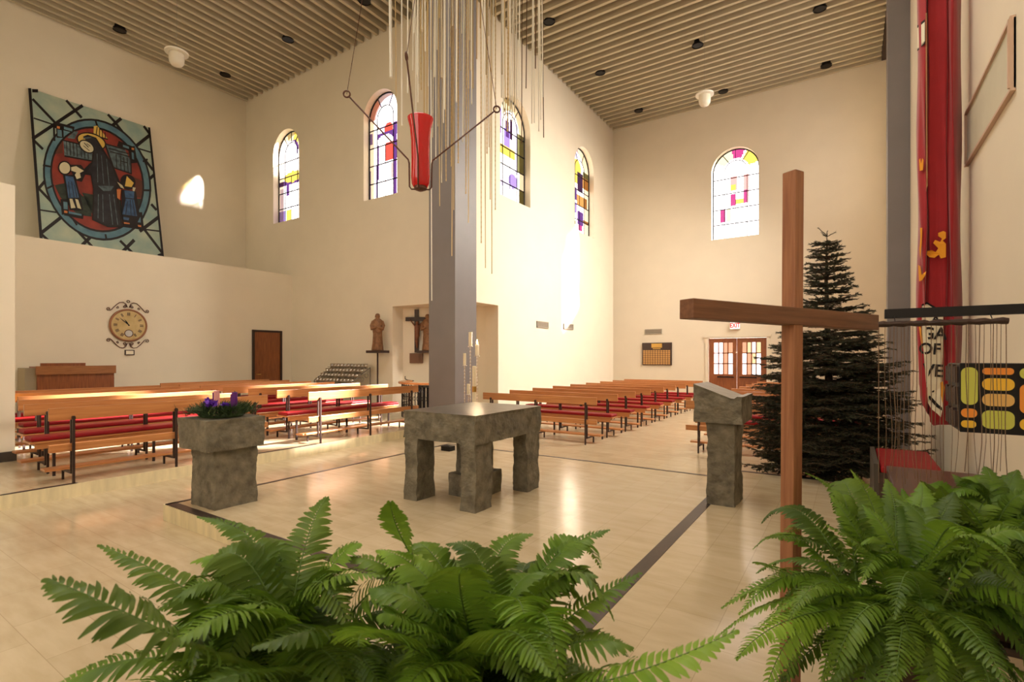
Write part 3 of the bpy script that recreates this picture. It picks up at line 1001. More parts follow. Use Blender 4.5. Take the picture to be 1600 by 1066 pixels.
# ------------------------------------------------------------------ vents, board, exit sign on walls
def vent(O, U, N, w, h, lab):
    O, U, N = Vector(O), Vector(U), Vector(N)
    t = thing('wall_vent', lab, 'vent', O, group='wall vents')
    M = Matrix(((U.x, -N.x, 0, 0), (U.y, -N.y, 0, 0), (0, 0, 1, 0), (0, 0, 0, 1)))
    b_ = MB()
    b_.box((-w / 2, -.02, -h / 2), (w / 2, -.012, h / 2), 0, M)
    b_.build('backing', M_grille_d, t)
    f_ = MB()
    for a, c in (((-w / 2, -.03, -h / 2), (w / 2, 0, -h / 2 + .02)), ((-w / 2, -.03, h / 2 - .02), (w / 2, 0, h / 2)), ((-w / 2, -.03, -h / 2), (-w / 2 + .02, 0, h / 2)), ((w / 2 - .02, -.03, -h / 2), (w / 2, 0, h / 2))):
        f_.box(a, c, 0, M)
    n_ = int(h / .035)
    for i in range(1, n_):
        z = -h / 2 + h * i / n_
        f_.box((-w / 2, -.03, z - .006), (w / 2, -.014, z + .006), 0, M)
    f_.build('frame', M_grille, t)
a_, b_ = at_x(838, 502, XB), at_x(856, 513, XB)
vent((XB + .001, (a_.y + b_.y) / 2, (a_.z + b_.z) / 2), (0, 1, 0), (1, 0, 0), b_.y - a_.y, .19, 'grey wall vent on the nave wall, the one nearer the column')
a_, b_ = at_x(880, 505, XB), at_x(895, 516, XB)
vent((XB + .001, (a_.y + b_.y) / 2, (a_.z + b_.z) / 2), (0, 1, 0), (1, 0, 0), b_.y - a_.y, .19, 'grey wall vent under the bright sun patch on the nave wall')
a_, b_ = at_y(1008, 514, YC), at_y(1034, 522.5, YC)
vent(((a_.x + b_.x) / 2, YC - .001, (a_.z + b_.z) / 2), (1, 0, 0), (0, -1, 0), b_.x - a_.x, .18, 'grey wall vent above the brass name board')
a_, b_ = at_y(1004, 536, YC), at_y(1050, 571, YC)
t = thing('memorial_board', 'dark wooden memorial board with rows of small brass plates on the far wall', 'board', ((a_.x + b_.x) / 2, YC - .003, (a_.z + b_.z) / 2))
w_, h_ = (b_.x - a_.x) / 2, (a_.z - b_.z) / 2
MB().box((-w_, -.04, -h_), (w_, 0, h_)).build('backboard', M_darkwood, t)
pl = MB()
plate = mat('aged brass plate', (196, 150, 92), .4, metal=.3)
nc, nr = 11, 8
for i in range(nc):
    for j in range(nr):
        x0 = -w_ * .93 + 2 * w_ * .93 * i / nc
        z0 = -h_ * .92 + 1.28 * h_ * j / nr
        pl.box((x0, -.046, z0), (x0 + 2 * w_ * .93 / nc * .8, -.038, z0 + 1.28 * h_ / nr * .82))
o = pl.build('name_plate', plate, t)
o['kind'] = 'stuff'
MB().box((-w_ * .36, -.05, h_ * .55), (w_ * .36, -.038, h_ * .92)).box((-w_ * .26, -.05, h_ * .42), (w_ * .26, -.038, h_ * .5)).build('title_plate', M_brass, t)
a_, b_ = at_y(1141, 503.5, YC), at_y(1157, 514.5, YC)
t = thing('exit_sign', 'lit white exit sign with red letters above the double doors', 'sign', ((a_.x + b_.x) / 2, YC, (a_.z + b_.z) / 2))
w_, h_ = (b_.x - a_.x) / 2, (a_.z - b_.z) / 2
MB().box((-w_, -.08, -h_), (w_, 0, h_)).build('case', M_white, t)
MB().box((-w_ * .95, -.084, -h_ * .92), (w_ * .95, -.08, h_ * .92)).build('face', M_signface, t)
def text(s_, size, m, parent, loc, rot, ext=.002, off=0.0, sx=1.0, name='lettering'):
    cu = bpy.data.curves.new(name, 'FONT')
    cu.body = s_
    cu.size = size
    cu.extrude = ext
    cu.offset = off
    cu.align_x = 'CENTER'
    cu.align_y = 'CENTER'
    cu.materials.append(m)
    tmp = bpy.data.objects.new('lettering_curve', cu)
    COL.objects.link(tmp)
    bpy.context.view_layer.update()
    me = bpy.data.meshes.new_from_object(tmp.evaluated_get(bpy.context.evaluated_depsgraph_get()))
    bpy.data.objects.remove(tmp)
    if not me.materials:
        me.materials.append(m)
    o_ = bpy.data.objects.new(name, me)
    COL.objects.link(o_)
    o_.parent = parent
    o_.location = loc
    o_.rotation_euler = rot
    o_.scale = (sx, 1, 1)
    return o_
text('EXIT', h_ * 2 * .85, M_signred, t, (0, -.087, 0), (PI / 2, 0, 0), off=.006, sx=.72)
a_ = at_y(1144, 502, YC)
MB().box((-w_ * .8, -.06, h_), (w_ * -.2, -.02, h_ + .05)).box((w_ * .2, -.06, h_), (w_ * .8, -.02, h_ + .05)).build('emergency_lamp', M_grille, t)
# dark holder at the sanctuary corner
p = at_z(700, 704, ST)
t = MB().box((-.09, -.07, 0), (.09, .07, .075)).build('floor_block', M_blackp, loc=(p.x, p.y, ST))
bevel(t, .006)
tag(t, 'small black block on the sanctuary floor seen between the altar legs', 'block')

# ------------------------------------------------------------------ clock
p = at_x(200, 508.5, XH)
t = thing('wall_clock', 'large round parchment wall clock with iron scrolls', 'clock', (XH, p.y, p.z), PI / 2)
# local: x along +Y world, y = -X world  -> outwards is -y
def disc(m, r_, y0, y1, n=40, c=(0, 0), mi=0):
    m.prism([Vector((c[0] + r_ * math.cos(2 * PI * i / n), y0, c[1] + r_ * math.sin(2 * PI * i / n))) for i in range(n)], (0, y1 - y0, 0), mi)
m_ = MB(); disc(m_, .36, -.045, -.035); m_.build('face', M_cream, t)
m_ = MB(); disc(m_, .355, -.034, 0)
m_.tube([(.378 * math.cos(2 * PI * i / 40), -.035, .378 * math.sin(2 * PI * i / 40)) for i in range(40)], .026, 8, closed=True)
m_.build('rim', mat('copper rim', (150, 104, 74), .4, metal=.5), t, smooth=True)
nm_ = MB()
rom = {12: 3, 1: 1, 2: 2, 3: 3, 4: 3, 5: 2, 6: 0, 7: 3, 8: 3, 9: 3, 10: 2, 11: 2}
for h in range(1, 13):
    if h == 6: continue
    a = PI / 2 - h * PI / 6
    for q in range(rom[h]):
        off = (q - (rom[h] - 1) / 2) * .022
        M = Matrix.Rotation(-(a - PI / 2), 4, 'Y')
        nm_.box((off - .006, -.05, .235), (off + .006, -.045, .31), 0, M)
nm_.build('numerals', M_darkwood, t)
hd = MB()
for ang, l_, w_ in ((math.radians(90 + 28 + 6), .17, .014), (math.radians(90 + 48), .27, .009)):
    dx_, dz_ = math.cos(ang), math.sin(ang)
    nx, nz = -dz_ * w_, dx_ * w_
    c0_ = Vector((.0, -.06, .0))
    hd.prism([c0_ + Vector((nx * .5, 0, nz * .5)), c0_ + Vector((dx_ * l_ * .6 + nx, 0, dz_ * l_ * .6 + nz)), c0_ + Vector((dx_ * l_, 0, dz_ * l_)),
              c0_ + Vector((dx_ * l_ * .6 - nx, 0, dz_ * l_ * .6 - nz)), c0_ - Vector((nx * .5, 0, nz * .5))], (0, .004, 0))
disc(hd, .016, -.062, -.05, 12)
hd.build('hands', M_iron, t)
m_ = MB(); disc(m_, .085, -.052, -.045, 24, (0, -.2)); 
m_.build('subdial', M_silver, t)
MB().tube([(.085 * math.cos(2 * PI * i / 24), -.052, -.2 + .085 * math.sin(2 * PI * i / 24)) for i in range(24)], .008, 6, closed=True).build('subdial_ring', M_rust, t)
def spiral(cx, cz, r0, a0, turns, sgn, n=22):
    return [Vector((cx + sgn * r0 * (1 - .75 * i / n) * math.cos(a0 + turns * 2 * PI * i / n), -.02, cz + r0 * (1 - .75 * i / n) * math.sin(a0 + turns * 2 * PI * i / n))) for i in range(n + 1)]
for sz in (1, -1):
    sc = MB()
    for sx in (1, -1):
        big = [Vector((sx * x_, -.02, sz * z_)) for x_, z_ in ((.02, .44), (.05, .52), (.11, .56), (.18, .545), (.23, .50), (.29, .43), (.345, .36), (.385, .335))]
        sc.tube(big, .0095, 6)
        sc.tube([Vector((v.x, -.02, v.z if sz > 0 else -v.z)) for v in spiral(sx * .40, .375, .042, -PI / 2, 1.2, sx)], .008, 6)
        sc.tube([Vector((v.x, -.02, v.z if sz > 0 else -v.z)) for v in spiral(sx * .08, .455, .04, PI / 2, 1.2, sx)], .008, 6)
        sc.tube([Vector((v.x, -.02, v.z if sz > 0 else -v.z)) for v in spiral(sx * .225, .42, .03, PI / 2, 1.2, sx)], .007, 6)
    if sz > 0:
        sc.tube([(.03 * math.cos(2 * PI * i / 12), -.02, .585 + .03 * math.sin(2 * PI * i / 12)) for i in range(12)], .008, 6, closed=True)
    sc.build('scrollwork', M_rust, t, smooth=True)
p = at_x(202, 551, XH)
t = thing('small_frame', 'small dark framed notice under the wall clock', 'frame', (XH, p.y, p.z), PI / 2)
MB().box((-.1, -.03, -.065), (.1, 0, .065)).build('frame', M_darkwood, t)
MB().box((-.078, -.033, -.045), (.078, -.03, .045)).build('paper', M_clothw, t)
# organ console
a_, b_ = at_x(40, 572, -14.2), at_x(178.5, 572, -14.2)
t = thing('organ_console', 'brown wooden organ console standing against the clock wall', 'organ', (-14.45, (a_.y + b_.y) / 2, ST), PI / 2)
w_ = (b_.y - a_.y) / 2
MB().box((-w_ + .18, -.25, 0), (w_, .3, 1.3)).build('case', M_doorwood, t)
MB().box((-w_, -.2, 0), (-w_ + .18, .3, 1.27)).build('side_panel', mat('taupe side panel', (150, 136, 112), .6), t)
MB().box((-w_ + .15, -.3, 1.13), (w_ + .02, -.25, 1.31)).build('fallboard', mat('lighter oak', (164, 108, 62), .4, dark=(140, 88, 48), vscale=4, stretch=(1, 10, 10)), t)
MB().box((-.45, .05, 1.3), (.32, .1, 1.37)).build('music_rest', M_doorwood, t)

# ------------------------------------------------------------------ large leaning picture (stained glass motif on a board)
T = {'tl': at_x(50.5, 142, XL + .06), 'tr': at_x(239.5, 199, XL + .06)}
bl, br = at_x(60, 376, XL + .98), at_x(248, 402, XL + .98)
TL, TR = T['tl'], T['tr']
ztop = (TL.z + TR.z) / 2
Yl, Yr = (TL.y + bl.y) / 2, (TR.y + br.y) / 2
zb = (bl.z + br.z) / 2
top = Vector((XL + .06, 0, ztop)); bot = Vector((XL + .98, 0, zb))
upv = (top - bot)
Hh = upv.length
upn = upv.normalized()
Wd = Yr - Yl
nrm = Vector((upn.z, 0, -upn.x))      # faces +X
root = thing('leaning_picture', 'large picture of a nun with two children in stained glass style, leaning in the loft', 'picture', (bot.x, Yl, bot.z))
ext_dn = (zb - 4.2) / upn.z
src = np.array([(45, 45), (757, 262), (790, 1033), (78, 940)], float)
dst = np.array([(0, 1), (1, 1), (1, 0), (0, 0)], float)
Amat, bv = [], []
for (x, y), (u, v) in zip(src, dst):
    Amat.append([x, y, 1, 0, 0, 0, -u * x, -u * y]); bv.append(u)
    Amat.append([0, 0, 0, x, y, 1, -v * x, -v * y]); bv.append(v)
hm = np.linalg.solve(np.array(Amat), np.array(bv))
def hom(x, y):
    w = hm[6] * x + hm[7] * y + 1
    return (hm[0] * x + hm[1] * y + hm[2]) / w, (hm[3] * x + hm[4] * y + hm[5]) / w
def pp_(u, v, off):
    return Vector((0, u * Wd, 0)) + upn * (v * Hh) + nrm * off
bd = MB()
bd.prism([pp_(0, -ext_dn / Hh, -.02), pp_(1, -ext_dn / Hh, -.02), pp_(1, 1, -.02), pp_(0, 1, -.02)], nrm * .02)
bd.build('board', mat('pale blue glass paint', (184, 192, 168), .5, dark=(140, 166, 158), vscale=1.6, detail=7), root)
PC = {
    'black': mat('black leading paint', (26, 18, 18), .5), 'blue': mat('mid blue paint', (100, 136, 146), .5, dark=(72, 108, 126), vscale=4), 'red': mat('brick red paint', (150, 58, 44), .5, dark=(118, 44, 36), vscale=3),
    'brown': mat('umber paint', (92, 50, 36), .5), 'robe': mat('charcoal robe paint', (44, 42, 48), .5, dark=(28, 26, 30), vscale=5), 'skin': mat('cream skin paint', (206, 196, 160), .5),
    'gold': mat('gold ochre paint', (212, 176, 84), .5), 'house': mat('grey blue house paint', (104, 122, 124), .5, dark=(60, 72, 78), vscale=9), 'dress': mat('deep blue dress paint', (66, 98, 134), .5, dark=(42, 70, 104), vscale=9),
    'green': mat('dark green paint', (52, 62, 50), .5, dark=(34, 42, 36), vscale=10), 'orange': mat('orange brown paint', (196, 118, 64), .5)}
layer = [0.001]
def poly(pts, c, mb):
    off = layer[0]
    mb.prism([pp_(*hom(x, y), off) for x, y in pts], nrm * .0006)
def art(name, c, polys, lines=(), each=False):
    layer[0] += .0014
    if each:
        for p in polys:
            mb = MB()
            poly(p, c, mb)
            mb.build(name, PC[c], root)
        return
    mb = MB()
    for p in polys:
        poly(p, c, mb)
    for ln in lines:
        w = ln[-1] * 1.25
        pts = ln[:-1]
        for (x0, y0), (x1, y1) in zip(pts, pts[1:]):
            L_ = math.hypot(x1 - x0, y1 - y0)
            nx, ny = -(y1 - y0) / L_ * w / 2, (x1 - x0) / L_ * w / 2
            poly([(x0 + nx, y0 + ny), (x1 + nx, y1 + ny), (x1 - nx, y1 - ny), (x0 - nx, y0 - ny)], c, mb)
    return mb.build(name, PC[c], root)
def ell(cx, cy, rx, ry, n=40, rot=0.0):
    cr_, sr_ = math.cos(rot), math.sin(rot)
    return [(cx + rx * math.cos(2 * PI * i / n) * cr_ - ry * math.sin(2 * PI * i / n) * sr_, cy + rx * math.cos(2 * PI * i / n) * sr_ + ry * math.sin(2 * PI * i / n) * cr_) for i in range(n)]
ring = []
EC = (425, 578)
def ec(f):
    # circle seen in perspective: upper left to lower right
    return ell(EC[0], EC[1], 318 * f, 362 * f, 48, -.28)
art('lattice', 'black', [], [[(50, 350), (360, 140), 16], [(190, 250), (60, 110), 12], [(60, 360), (110, 410), 12], [(60, 60), (95, 60), 16], [(45, 45), (78, 940), 14], [(757, 262), (790, 1033), 10],
    [(262, 112), (350, 215), 12], [(590, 212), (520, 268), 16], [(510, 190), (550, 235), 12], [(550, 235), (660, 385), 12], [(757, 310), (660, 385), 16], [(660, 385), (757, 412), 7], [(670, 392), (765, 520), 12],
    [(770, 545), (730, 580), 14], [(62, 225), (190, 265), 7], [(75, 640), (120, 590), 14], [(75, 640), (215, 790), 12], [(80, 765), (210, 782), 7], [(82, 895), (220, 790), 16], [(82, 905), (120, 940), 12],
    [(215, 800), (380, 978), 12], [(380, 905), (310, 968), 16], [(540, 935), (615, 1010), 12], [(625, 930), (550, 1000), 16], [(780, 795), (660, 880), 16], [(690, 870), (785, 1000), 12], [(690, 868), (782, 878), 7],
    [(740, 720), (770, 755), 12], [(760, 1020), (790, 1010), 14], [(725, 255), (757, 300), 12]])
art('medallion_field', 'red', [ec(.9)])
art('ground', 'green', [[(170, 620), (260, 600), (330, 680), (380, 690), (380, 800), (300, 790), (200, 690)], [(640, 690), (700, 690), (690, 760), (650, 770)], [(330, 660), (560, 700), (560, 830), (400, 820)]])
art('field_shade', 'brown', [[(640, 560), (725, 600), (710, 690), (640, 680)], [(175, 380), (230, 360), (225, 430), (160, 440)], [(480, 880), (600, 850), (540, 900)]], each=True)
def annulus(name, c, f0, f1):
    layer[0] += .0014
    mb = MB()
    a, b = ec(f0), ec(f1)
    for i in range(len(a)):
        k = (i + 1) % len(a)
        poly([a[i], a[k], b[k], b[i]], c, mb)
    mb.build(name, PC[c], root)
annulus('medallion_edge', 'black', .835, 1.0)
annulus('medallion_ring', 'blue', .868, .965)
art('ring_joint', 'black', [], [[(430, 225), (445, 275), 9], [(105, 505), (150, 512), 9], [(125, 640), (165, 620), 9], [(705, 470), (735, 455), 9], [(700, 640), (745, 640), 9], [(455, 900), (460, 935), 9], [(265, 810), (290, 850), 9],
    [(180, 260), (180, 360), 9], [(180, 262), (300, 290), 30], [(215, 280), (215, 340), 34], [(640, 380), (650, 480), 34], [(560, 365), (650, 400), 28], [(660, 770), (665, 860), 34], [(220, 700), (225, 790), 34], [(220, 780), (330, 800), 24], [(560, 840), (670, 855), 26]])
art('corner_block', 'blue', [[(200, 290), (225, 295), (225, 335), (200, 330)], [(240, 272), (290, 285), (288, 300), (240, 288)], [(640, 415), (652, 420), (652, 460), (640, 455)], [(590, 372), (625, 383), (625, 396), (590, 385)],
    [(216, 715), (240, 718), (240, 760), (216, 758)], [(650, 795), (670, 798), (670, 830), (650, 828)], [(245, 770), (320, 786), (320, 796), (245, 784)]], each=True)
art('house', 'house', [[(232, 355), (405, 390), (400, 470), (235, 445)], [(485, 370), (600, 400), (632, 470), (630, 545), (525, 510)], [(255, 340), (300, 300), (325, 300), (300, 345)]],)
art('house_line', 'black', [], [[(232, 355), (395, 390), 6], [(235, 448), (400, 474), 7], [(250, 360), (252, 440), 3], [(270, 362), (272, 444), 4], [(290, 366), (292, 448), 4], [(310, 370), (312, 450), 4], [(335, 376), (337, 455), 3], [(355, 380), (357, 460), 4], [(375, 384), (377, 464), 4],
    [(485, 370), (600, 400), 6], [(500, 395), (620, 425), 5], [(510, 415), (632, 445), 5], [(632, 450), (630, 548), 6], [(525, 510), (632, 545), 6], [(545, 430), (545, 515), 4], [(570, 438), (570, 520), 4], [(590, 445), (590, 530), 4], [(610, 450), (612, 535), 4], [(570, 470), (612, 480), 4], [(480, 365), (525, 512), 8]])
art('rays', 'gold', [[(420, 265), (440, 262), (500, 340), (415, 320)]])
art('ray_line', 'black', [], [[(440, 268), (430, 320), 4], [(455, 275), (450, 325), 4], [(470, 285), (468, 335), 4], [(485, 300), (485, 340), 4], [(415, 322), (500, 342), 6]])
art('halo_edge', 'black', [ell(400, 358, 90, 52, 30, .25)])
art('halo', 'gold', [ell(400, 358, 82, 44, 30, .25)])
art('robe_edge', 'black', [[(350, 330), (380, 318), (430, 335), (480, 420), (525, 500), (560, 600), (540, 640), (560, 860), (470, 860), (380, 820), (395, 640), (385, 560), (345, 555), (350, 520), (395, 480), (400, 440), (410, 400)]])
art('robe', 'robe', [[(358, 336), (385, 326), (425, 342), (470, 425), (515, 505), (545, 600), (525, 620), (530, 700), (548, 850), (470, 850), (390, 812), (402, 640), (392, 552), (358, 545), (400, 490), (412, 440), (416, 400)]])
art('robe_highlight', 'house', [[(425, 620), (520, 620), (500, 648), (455, 650)]], [[(430, 430), (425, 600), 3], [(455, 440), (460, 610), 3], [(485, 460), (492, 620), 3], [(425, 670), (415, 810), 4], [(450, 670), (445, 830), 3], [(490, 670), (500, 845), 4], [(515, 670), (530, 845), 3], [(350, 340), (400, 335), 5]])
art('face_edge', 'black', [ell(370, 390, 52, 36, 24, .6)])
art('face', 'skin', [ell(370, 390, 44, 28, 24, .6)])
art('face_line', 'black', [], [[(355, 368), (380, 395), 4], [(350, 385), (385, 415), 3], [(370, 372), (392, 388), 3]])
art('child_edge', 'black', [ell(232, 520, 40, 42, 20), [(255, 500), (330, 500), (360, 540), (330, 600), (290, 590)], [(220, 560), (290, 560), (320, 700), (330, 765), (250, 765), (240, 700)],
    ell(605, 595, 46, 46, 20), [(530, 590), (575, 600), (570, 640), (540, 630)], [(565, 640), (650, 650), (665, 800), (640, 845), (560, 830), (555, 790)]], each=True)
art('child_skin', 'skin', [ell(232, 520, 32, 34, 20), [(270, 515), (300, 508), (345, 535), (320, 548), (325, 575), (300, 585), (290, 560), (300, 545), (270, 535)], [(252, 700), (268, 700), (285, 752), (258, 755)], [(285, 700), (302, 704), (318, 758), (296, 752)],
    [(540, 595), (570, 615), (580, 635), (560, 628)], [(632, 625), (650, 628), (640, 650), (630, 645)]], each=True)
art('child_hair', 'gold', [[(600, 560), (640, 600), (625, 625), (585, 620)]])
art('child_dress', 'dress', [[(232, 566), (280, 572), (308, 692), (245, 696)], [(580, 645), (640, 650), (635, 690), (648, 795), (560, 785), (585, 700)], [(565, 800), (600, 805), (595, 820), (565, 815)]], each=True)
art('dress_fold', 'black', [], [[(250, 600), (255, 690), 3], [(268, 600), (278, 692), 3], [(285, 620), (295, 690), 3], [(595, 710), (580, 785), 3], [(612, 700), (612, 790), 3], [(625, 700), (635, 792), 3], [(582, 690), (636, 695), 4]])
art('mantle', 'orange', [[(560, 640), (550, 700), (535, 690), (535, 640)], [(566, 830), (600, 835), (600, 842), (566, 840)], [(640, 390), (655, 394), (653, 405), (638, 402)], [(197, 272), (214, 276), (212, 290), (195, 286)], [(216, 768), (236, 772), (235, 784), (216, 782)], [(648, 845), (668, 848), (668, 858), (650, 856)]], each=True)
# ------------------------------------------------------------------ statues, crucifix
def statue(parent):
    m = MB()
    secs = [(0, 0, 0, .155, .11), (0, 0, .02, .16, .115), (0, 0, .2, .135, .10), (0, 0, .42, .12, .09), (0, 0, .5, .125, .1), (0, 0, .6, .14, .105), (0, 0, .72, .145, .1), (0, 0, .80, .125, .085), (0, 0, .845, .07, .06),
            (0, 0, .865, .042, .045), (0, -.005, .885, .05, .055), (0, -.008, .92, .062, .066), (0, -.005, .955, .058, .06), (0, 0, .98, .035, .038), (0, 0, .985, .01, .01)]
    m.loft(secs, 18)
    for sx in (1, -1):
        m.tube([(sx * .12, 0, .78), (sx * .155, -.02, .66), (sx * .14, -.07, .57), (sx * .05, -.12, .6), (0, -.125, .62)], [.035, .045, .045, .03, .02], 8)
        m.tube([(sx * .045, -.02, .93), (sx * .06, -.01, .87)], [.02, .012], 6)
    for k in range(5):
        xx = -.08 + k * .04
        m.tube([(xx, -.095, .03), (xx * .85, -.083, .42)], [.012, .006], 6)
    m.tube([(-.12, -.02, .5), (-.06, -.1, .49), (0, -.112, .485), (.06, -.1, .49), (.12, -.02, .5)], .01, 6)
    m.tube([(0, -.06, .93), (0, -.085, .915)], [.008, .012], 6)
    return m.build('figure', M_statue, parent, smooth=True)
p = at_y(590, 550, 9.35)
t = thing('statue_stand', 'tall dark pole with a flat platform beside the niche', 'stand', (p.x, 9.35, ST))
zt_ = p.z - ST + .04
m_ = MB().tube([(0, 0, .02), (0, 0, zt_ - .07)], .022, 8)
m_.build('pole', M_darkwood, t)
bevel(MB().box((-.28, -.16, zt_ - .07), (.28, .16, zt_)).build('platform', M_darkwood, t), .006)
fo = MB()
for a in range(3):
    fo.tube([(0, 0, .3), (.22 * math.cos(a * 2.09 + .5), .22 * math.sin(a * 2.09 + .5), .01)], .014, 6)
fo.build('foot', M_darkwood, t)
s1 = thing('statue', 'carved wooden robed statue on the tall pole platform', 'statue', (p.x, 9.35, ST + zt_), .7, group='carved wooden statues')
statue(s1)
face = lambda tt, off: n0 + (n1 - n0) * tt + nn * off
naz = math.atan2(nd.y, nd.x)
cpos = face(.173, .0)
zt2 = 1.65 + 75 / F * 13.96
t = thing('crucifix', 'dark wooden crucifix with carved figure on the niche wall', 'crucifix', (cpos.x, cpos.y, 1.79), naz)
MB().box((-.055, -.06, 0), (.055, -.012, zt2 - 1.79)).box((-.31, -.065, .86), (.36, -.014, .965)).build('cross', M_darkwood, t)
m_ = MB()
m_.loft([(.045, -.12, .12, .02, .02), (.04, -.125, .2, .032, .03), (.035, -.14, .36, .045, .04), (.045, -.13, .46, .07, .05), (.045, -.12, .55, .062, .045), (.04, -.12, .66, .075, .05), (.04, -.12, .73, .07, .04),
         (.04, -.125, .755, .025, .025), (.05, -.14, .78, .04, .04), (.055, -.145, .82, .042, .042), (.055, -.14, .85, .02, .02)], 12)
m_.tube([(-.01, -.12, .72), (-.09, -.1, .8), (-.17, -.08, .9)], [.026, .02, .014], 8)
m_.tube([(.09, -.12, .72), (.17, -.1, .8), (.25, -.08, .9)], [.026, .02, .014], 8)
m_.build('figure', M_corpus, t, smooth=True)
q_ = face(.167, .0)
t = MB().box((-.185, -.05, 0), (.185, -.01, .27)).build('plaque', mat('bronze brown plaque', (112, 76, 52), .5, bump=.2), loc=(q_.x, q_.y, 1.79 - .29))
t.rotation_euler = (0, 0, naz)
tag(t, 'brown rectangular plaque under the crucifix', 'plaque')
q_ = face(.325, .17)
sh_ = MB().box((-.26, -.14, 0), (.26, .16, .06)).build('statue_shelf', M_darkwood, loc=(q_.x, q_.y, 1.78))
sh_.rotation_euler = (0, 0, naz)
tag(sh_, 'dark wall shelf in the niche beside the crucifix', 'shelf')
s2 = copy_tree(s1)
s2.location = (q_.x, q_.y, 1.84)
s2.rotation_euler = (0, 0, naz)
s2['label'] = 'carved wooden statue in the niche half hidden behind the column'

# votive candle rack
a_, b_ = at_y(508, 590, 9.25), at_y(568, 590, 9.25)
cx_, w_ = (a_.x + b_.x) / 2, (b_.x - a_.x) / 2
t = thing('votive_rack', 'grey tiered iron rack of votive glasses against the wall', 'candle rack', (cx_, 9.2, ST))
steps = [(-.26, .80), (-.1, .93), (.06, 1.06), (.22, 1.19)]
fr_ = MB()
for i, (yy, zz) in enumerate(steps):
    ws = w_ - .05 * i
    fr_.box((-w_, yy - .07, zz - .012), (w_, yy + .08, zz))
    fr_.tube([(-w_, yy - .08, zz + .03), (w_, yy - .08, zz + .03)], .007, 5)
fr_.build('shelf', mat('grey rack metal', (120, 112, 102), .45, metal=.5), t)
lg = MB()
for sx in (-1, 1):
    lg.tube([(sx * w_, -.3, 0), (sx * w_, -.3, .86)], .014, 6).tube([(sx * w_, .28, 0), (sx * w_, .28, 1.22)], .014, 6)
    lg.tube([(sx * w_, -.3, .86), (sx * w_, .28, 1.22)], .012, 6)
    for k in range(3):
        lg.tube([(sx * w_ + .01 * math.cos(i), -.15 + .15 * k + .06 * math.cos(i * .7), .8 + .1 * k + .06 * math.sin(i * .7)) for i in range(10)], .007, 5)
lg.build('frame', MATS['grey rack metal'], t)
MB().box((-w_ + .02, -.345, .60), (w_ - .02, -.33, .79)).build('front_panel', MATS['grey rack metal'], t)
MB().box((-.16, -.36, .68), (0, -.346, .78)).box((.3, -.36, .66), (.55, -.346, .75)).build('card', M_clothw, t)
vg = thing('votive_glass', 'small clear votive glass standing in the tiered rack', 'candle glass', (0, 0, 0), group='votive glasses on the rack')
MB().lathe([(.036, 0), (.048, .005), (.056, .13), (.052, .13), (.045, .012), (.01, .01)], 12, caps=False).build('cup', M_votive, vg, smooth=True)
MB().lathe([(.044, .012), (.046, .10), (.01, .102)], 10).build('wax', M_wax, vg)
first = True
for i, (yy, zz) in enumerate(steps):
    for j in range(11):
        o = vg if first else copy_tree(vg)
        first = False
        o.location = (cx_ - w_ + .09 + j * (2 * w_ - .18) / 10, 9.2 + yy, ST + zz + .001)

# font railing in front of the niche
fc = Vector((-8.78, 9.95, ST))
t = thing('font_railing', 'curved black iron railing with a wooden top in front of the niche', 'railing', fc)
R_ = 1.0
a0, a1 = math.radians(185), math.radians(360)
top_ = MB()
pts_o, pts_i = arc_pts(0, 0, R_ + .09, a0, a1, 30), arc_pts(0, 0, R_ - .06, a0, a1, 30)
for i in range(30):
    q4 = [Vector((*pts_o[i], .84)), Vector((*pts_o[i + 1], .84)), Vector((*pts_i[i + 1], .84)), Vector((*pts_i[i], .84))]
    top_.prism(q4, (0, 0, .045))
top_.build('handrail', M_pew, t)
lowr = MB().tube([Vector((*q, .12)) for q in arc_pts(0, 0, R_, a0, a1, 30)], .012, 5).tube([Vector((*q, .80)) for q in arc_pts(0, 0, R_, a0, a1, 30)], .014, 5)
lowr.build('rail', M_iron, t)
bl_ = MB()
for i in range(29):
    a = a0 + (a1 - a0) * i / 28
    c_ = Vector((R_ * math.cos(a), R_ * math.sin(a), 0))
    tn = Vector((-math.sin(a), math.cos(a), 0))
    bl_.tube([c_ + Vector((0, 0, 0)), c_ + Vector((0, 0, .82))], .010, 5)
    for zz, sg in ((.68, 1), (.5, -1), (.3, 1)):
        bl_.tube([c_ + tn * (.035 + .03 * math.cos(k * .8)) * sg + Vector((0, 0, zz + .05 * math.sin(k * .8))) for k in range(9)], .007, 5)
bl_.build('balusters', M_iron, t)
hook = MB()
hp = Vector((R_ * math.cos(a0), R_ * math.sin(a0), 0))
hook.tube([hp + Vector((.1, 0, .87)), hp + Vector((-.12, -.02, .89)), hp + Vector((-.2, -.02, .92)), hp + Vector((-.2, -.02, .99))], .012, 6)
hook.build('finial', M_iron, t)
# font basin
t = thing('baptismal_font', 'dark vertical-ribbed pedestal inside the curved railing', 'font', fc + Vector((-.25, -.3, 0)))
m_ = MB()
for i in range(12):
    a = 2 * PI * i / 12
    m_.tube([(.2 * math.cos(a), .2 * math.sin(a), 0), (.2 * math.cos(a), .2 * math.sin(a), .74)], .03, 6)
m_.build('pedestal', M_iron, t)
MB().lathe([(.1, .72), (.3, .76), (.33, .83), (.3, .83), (.05, .78)], 24).build('basin', M_stonetop, t)

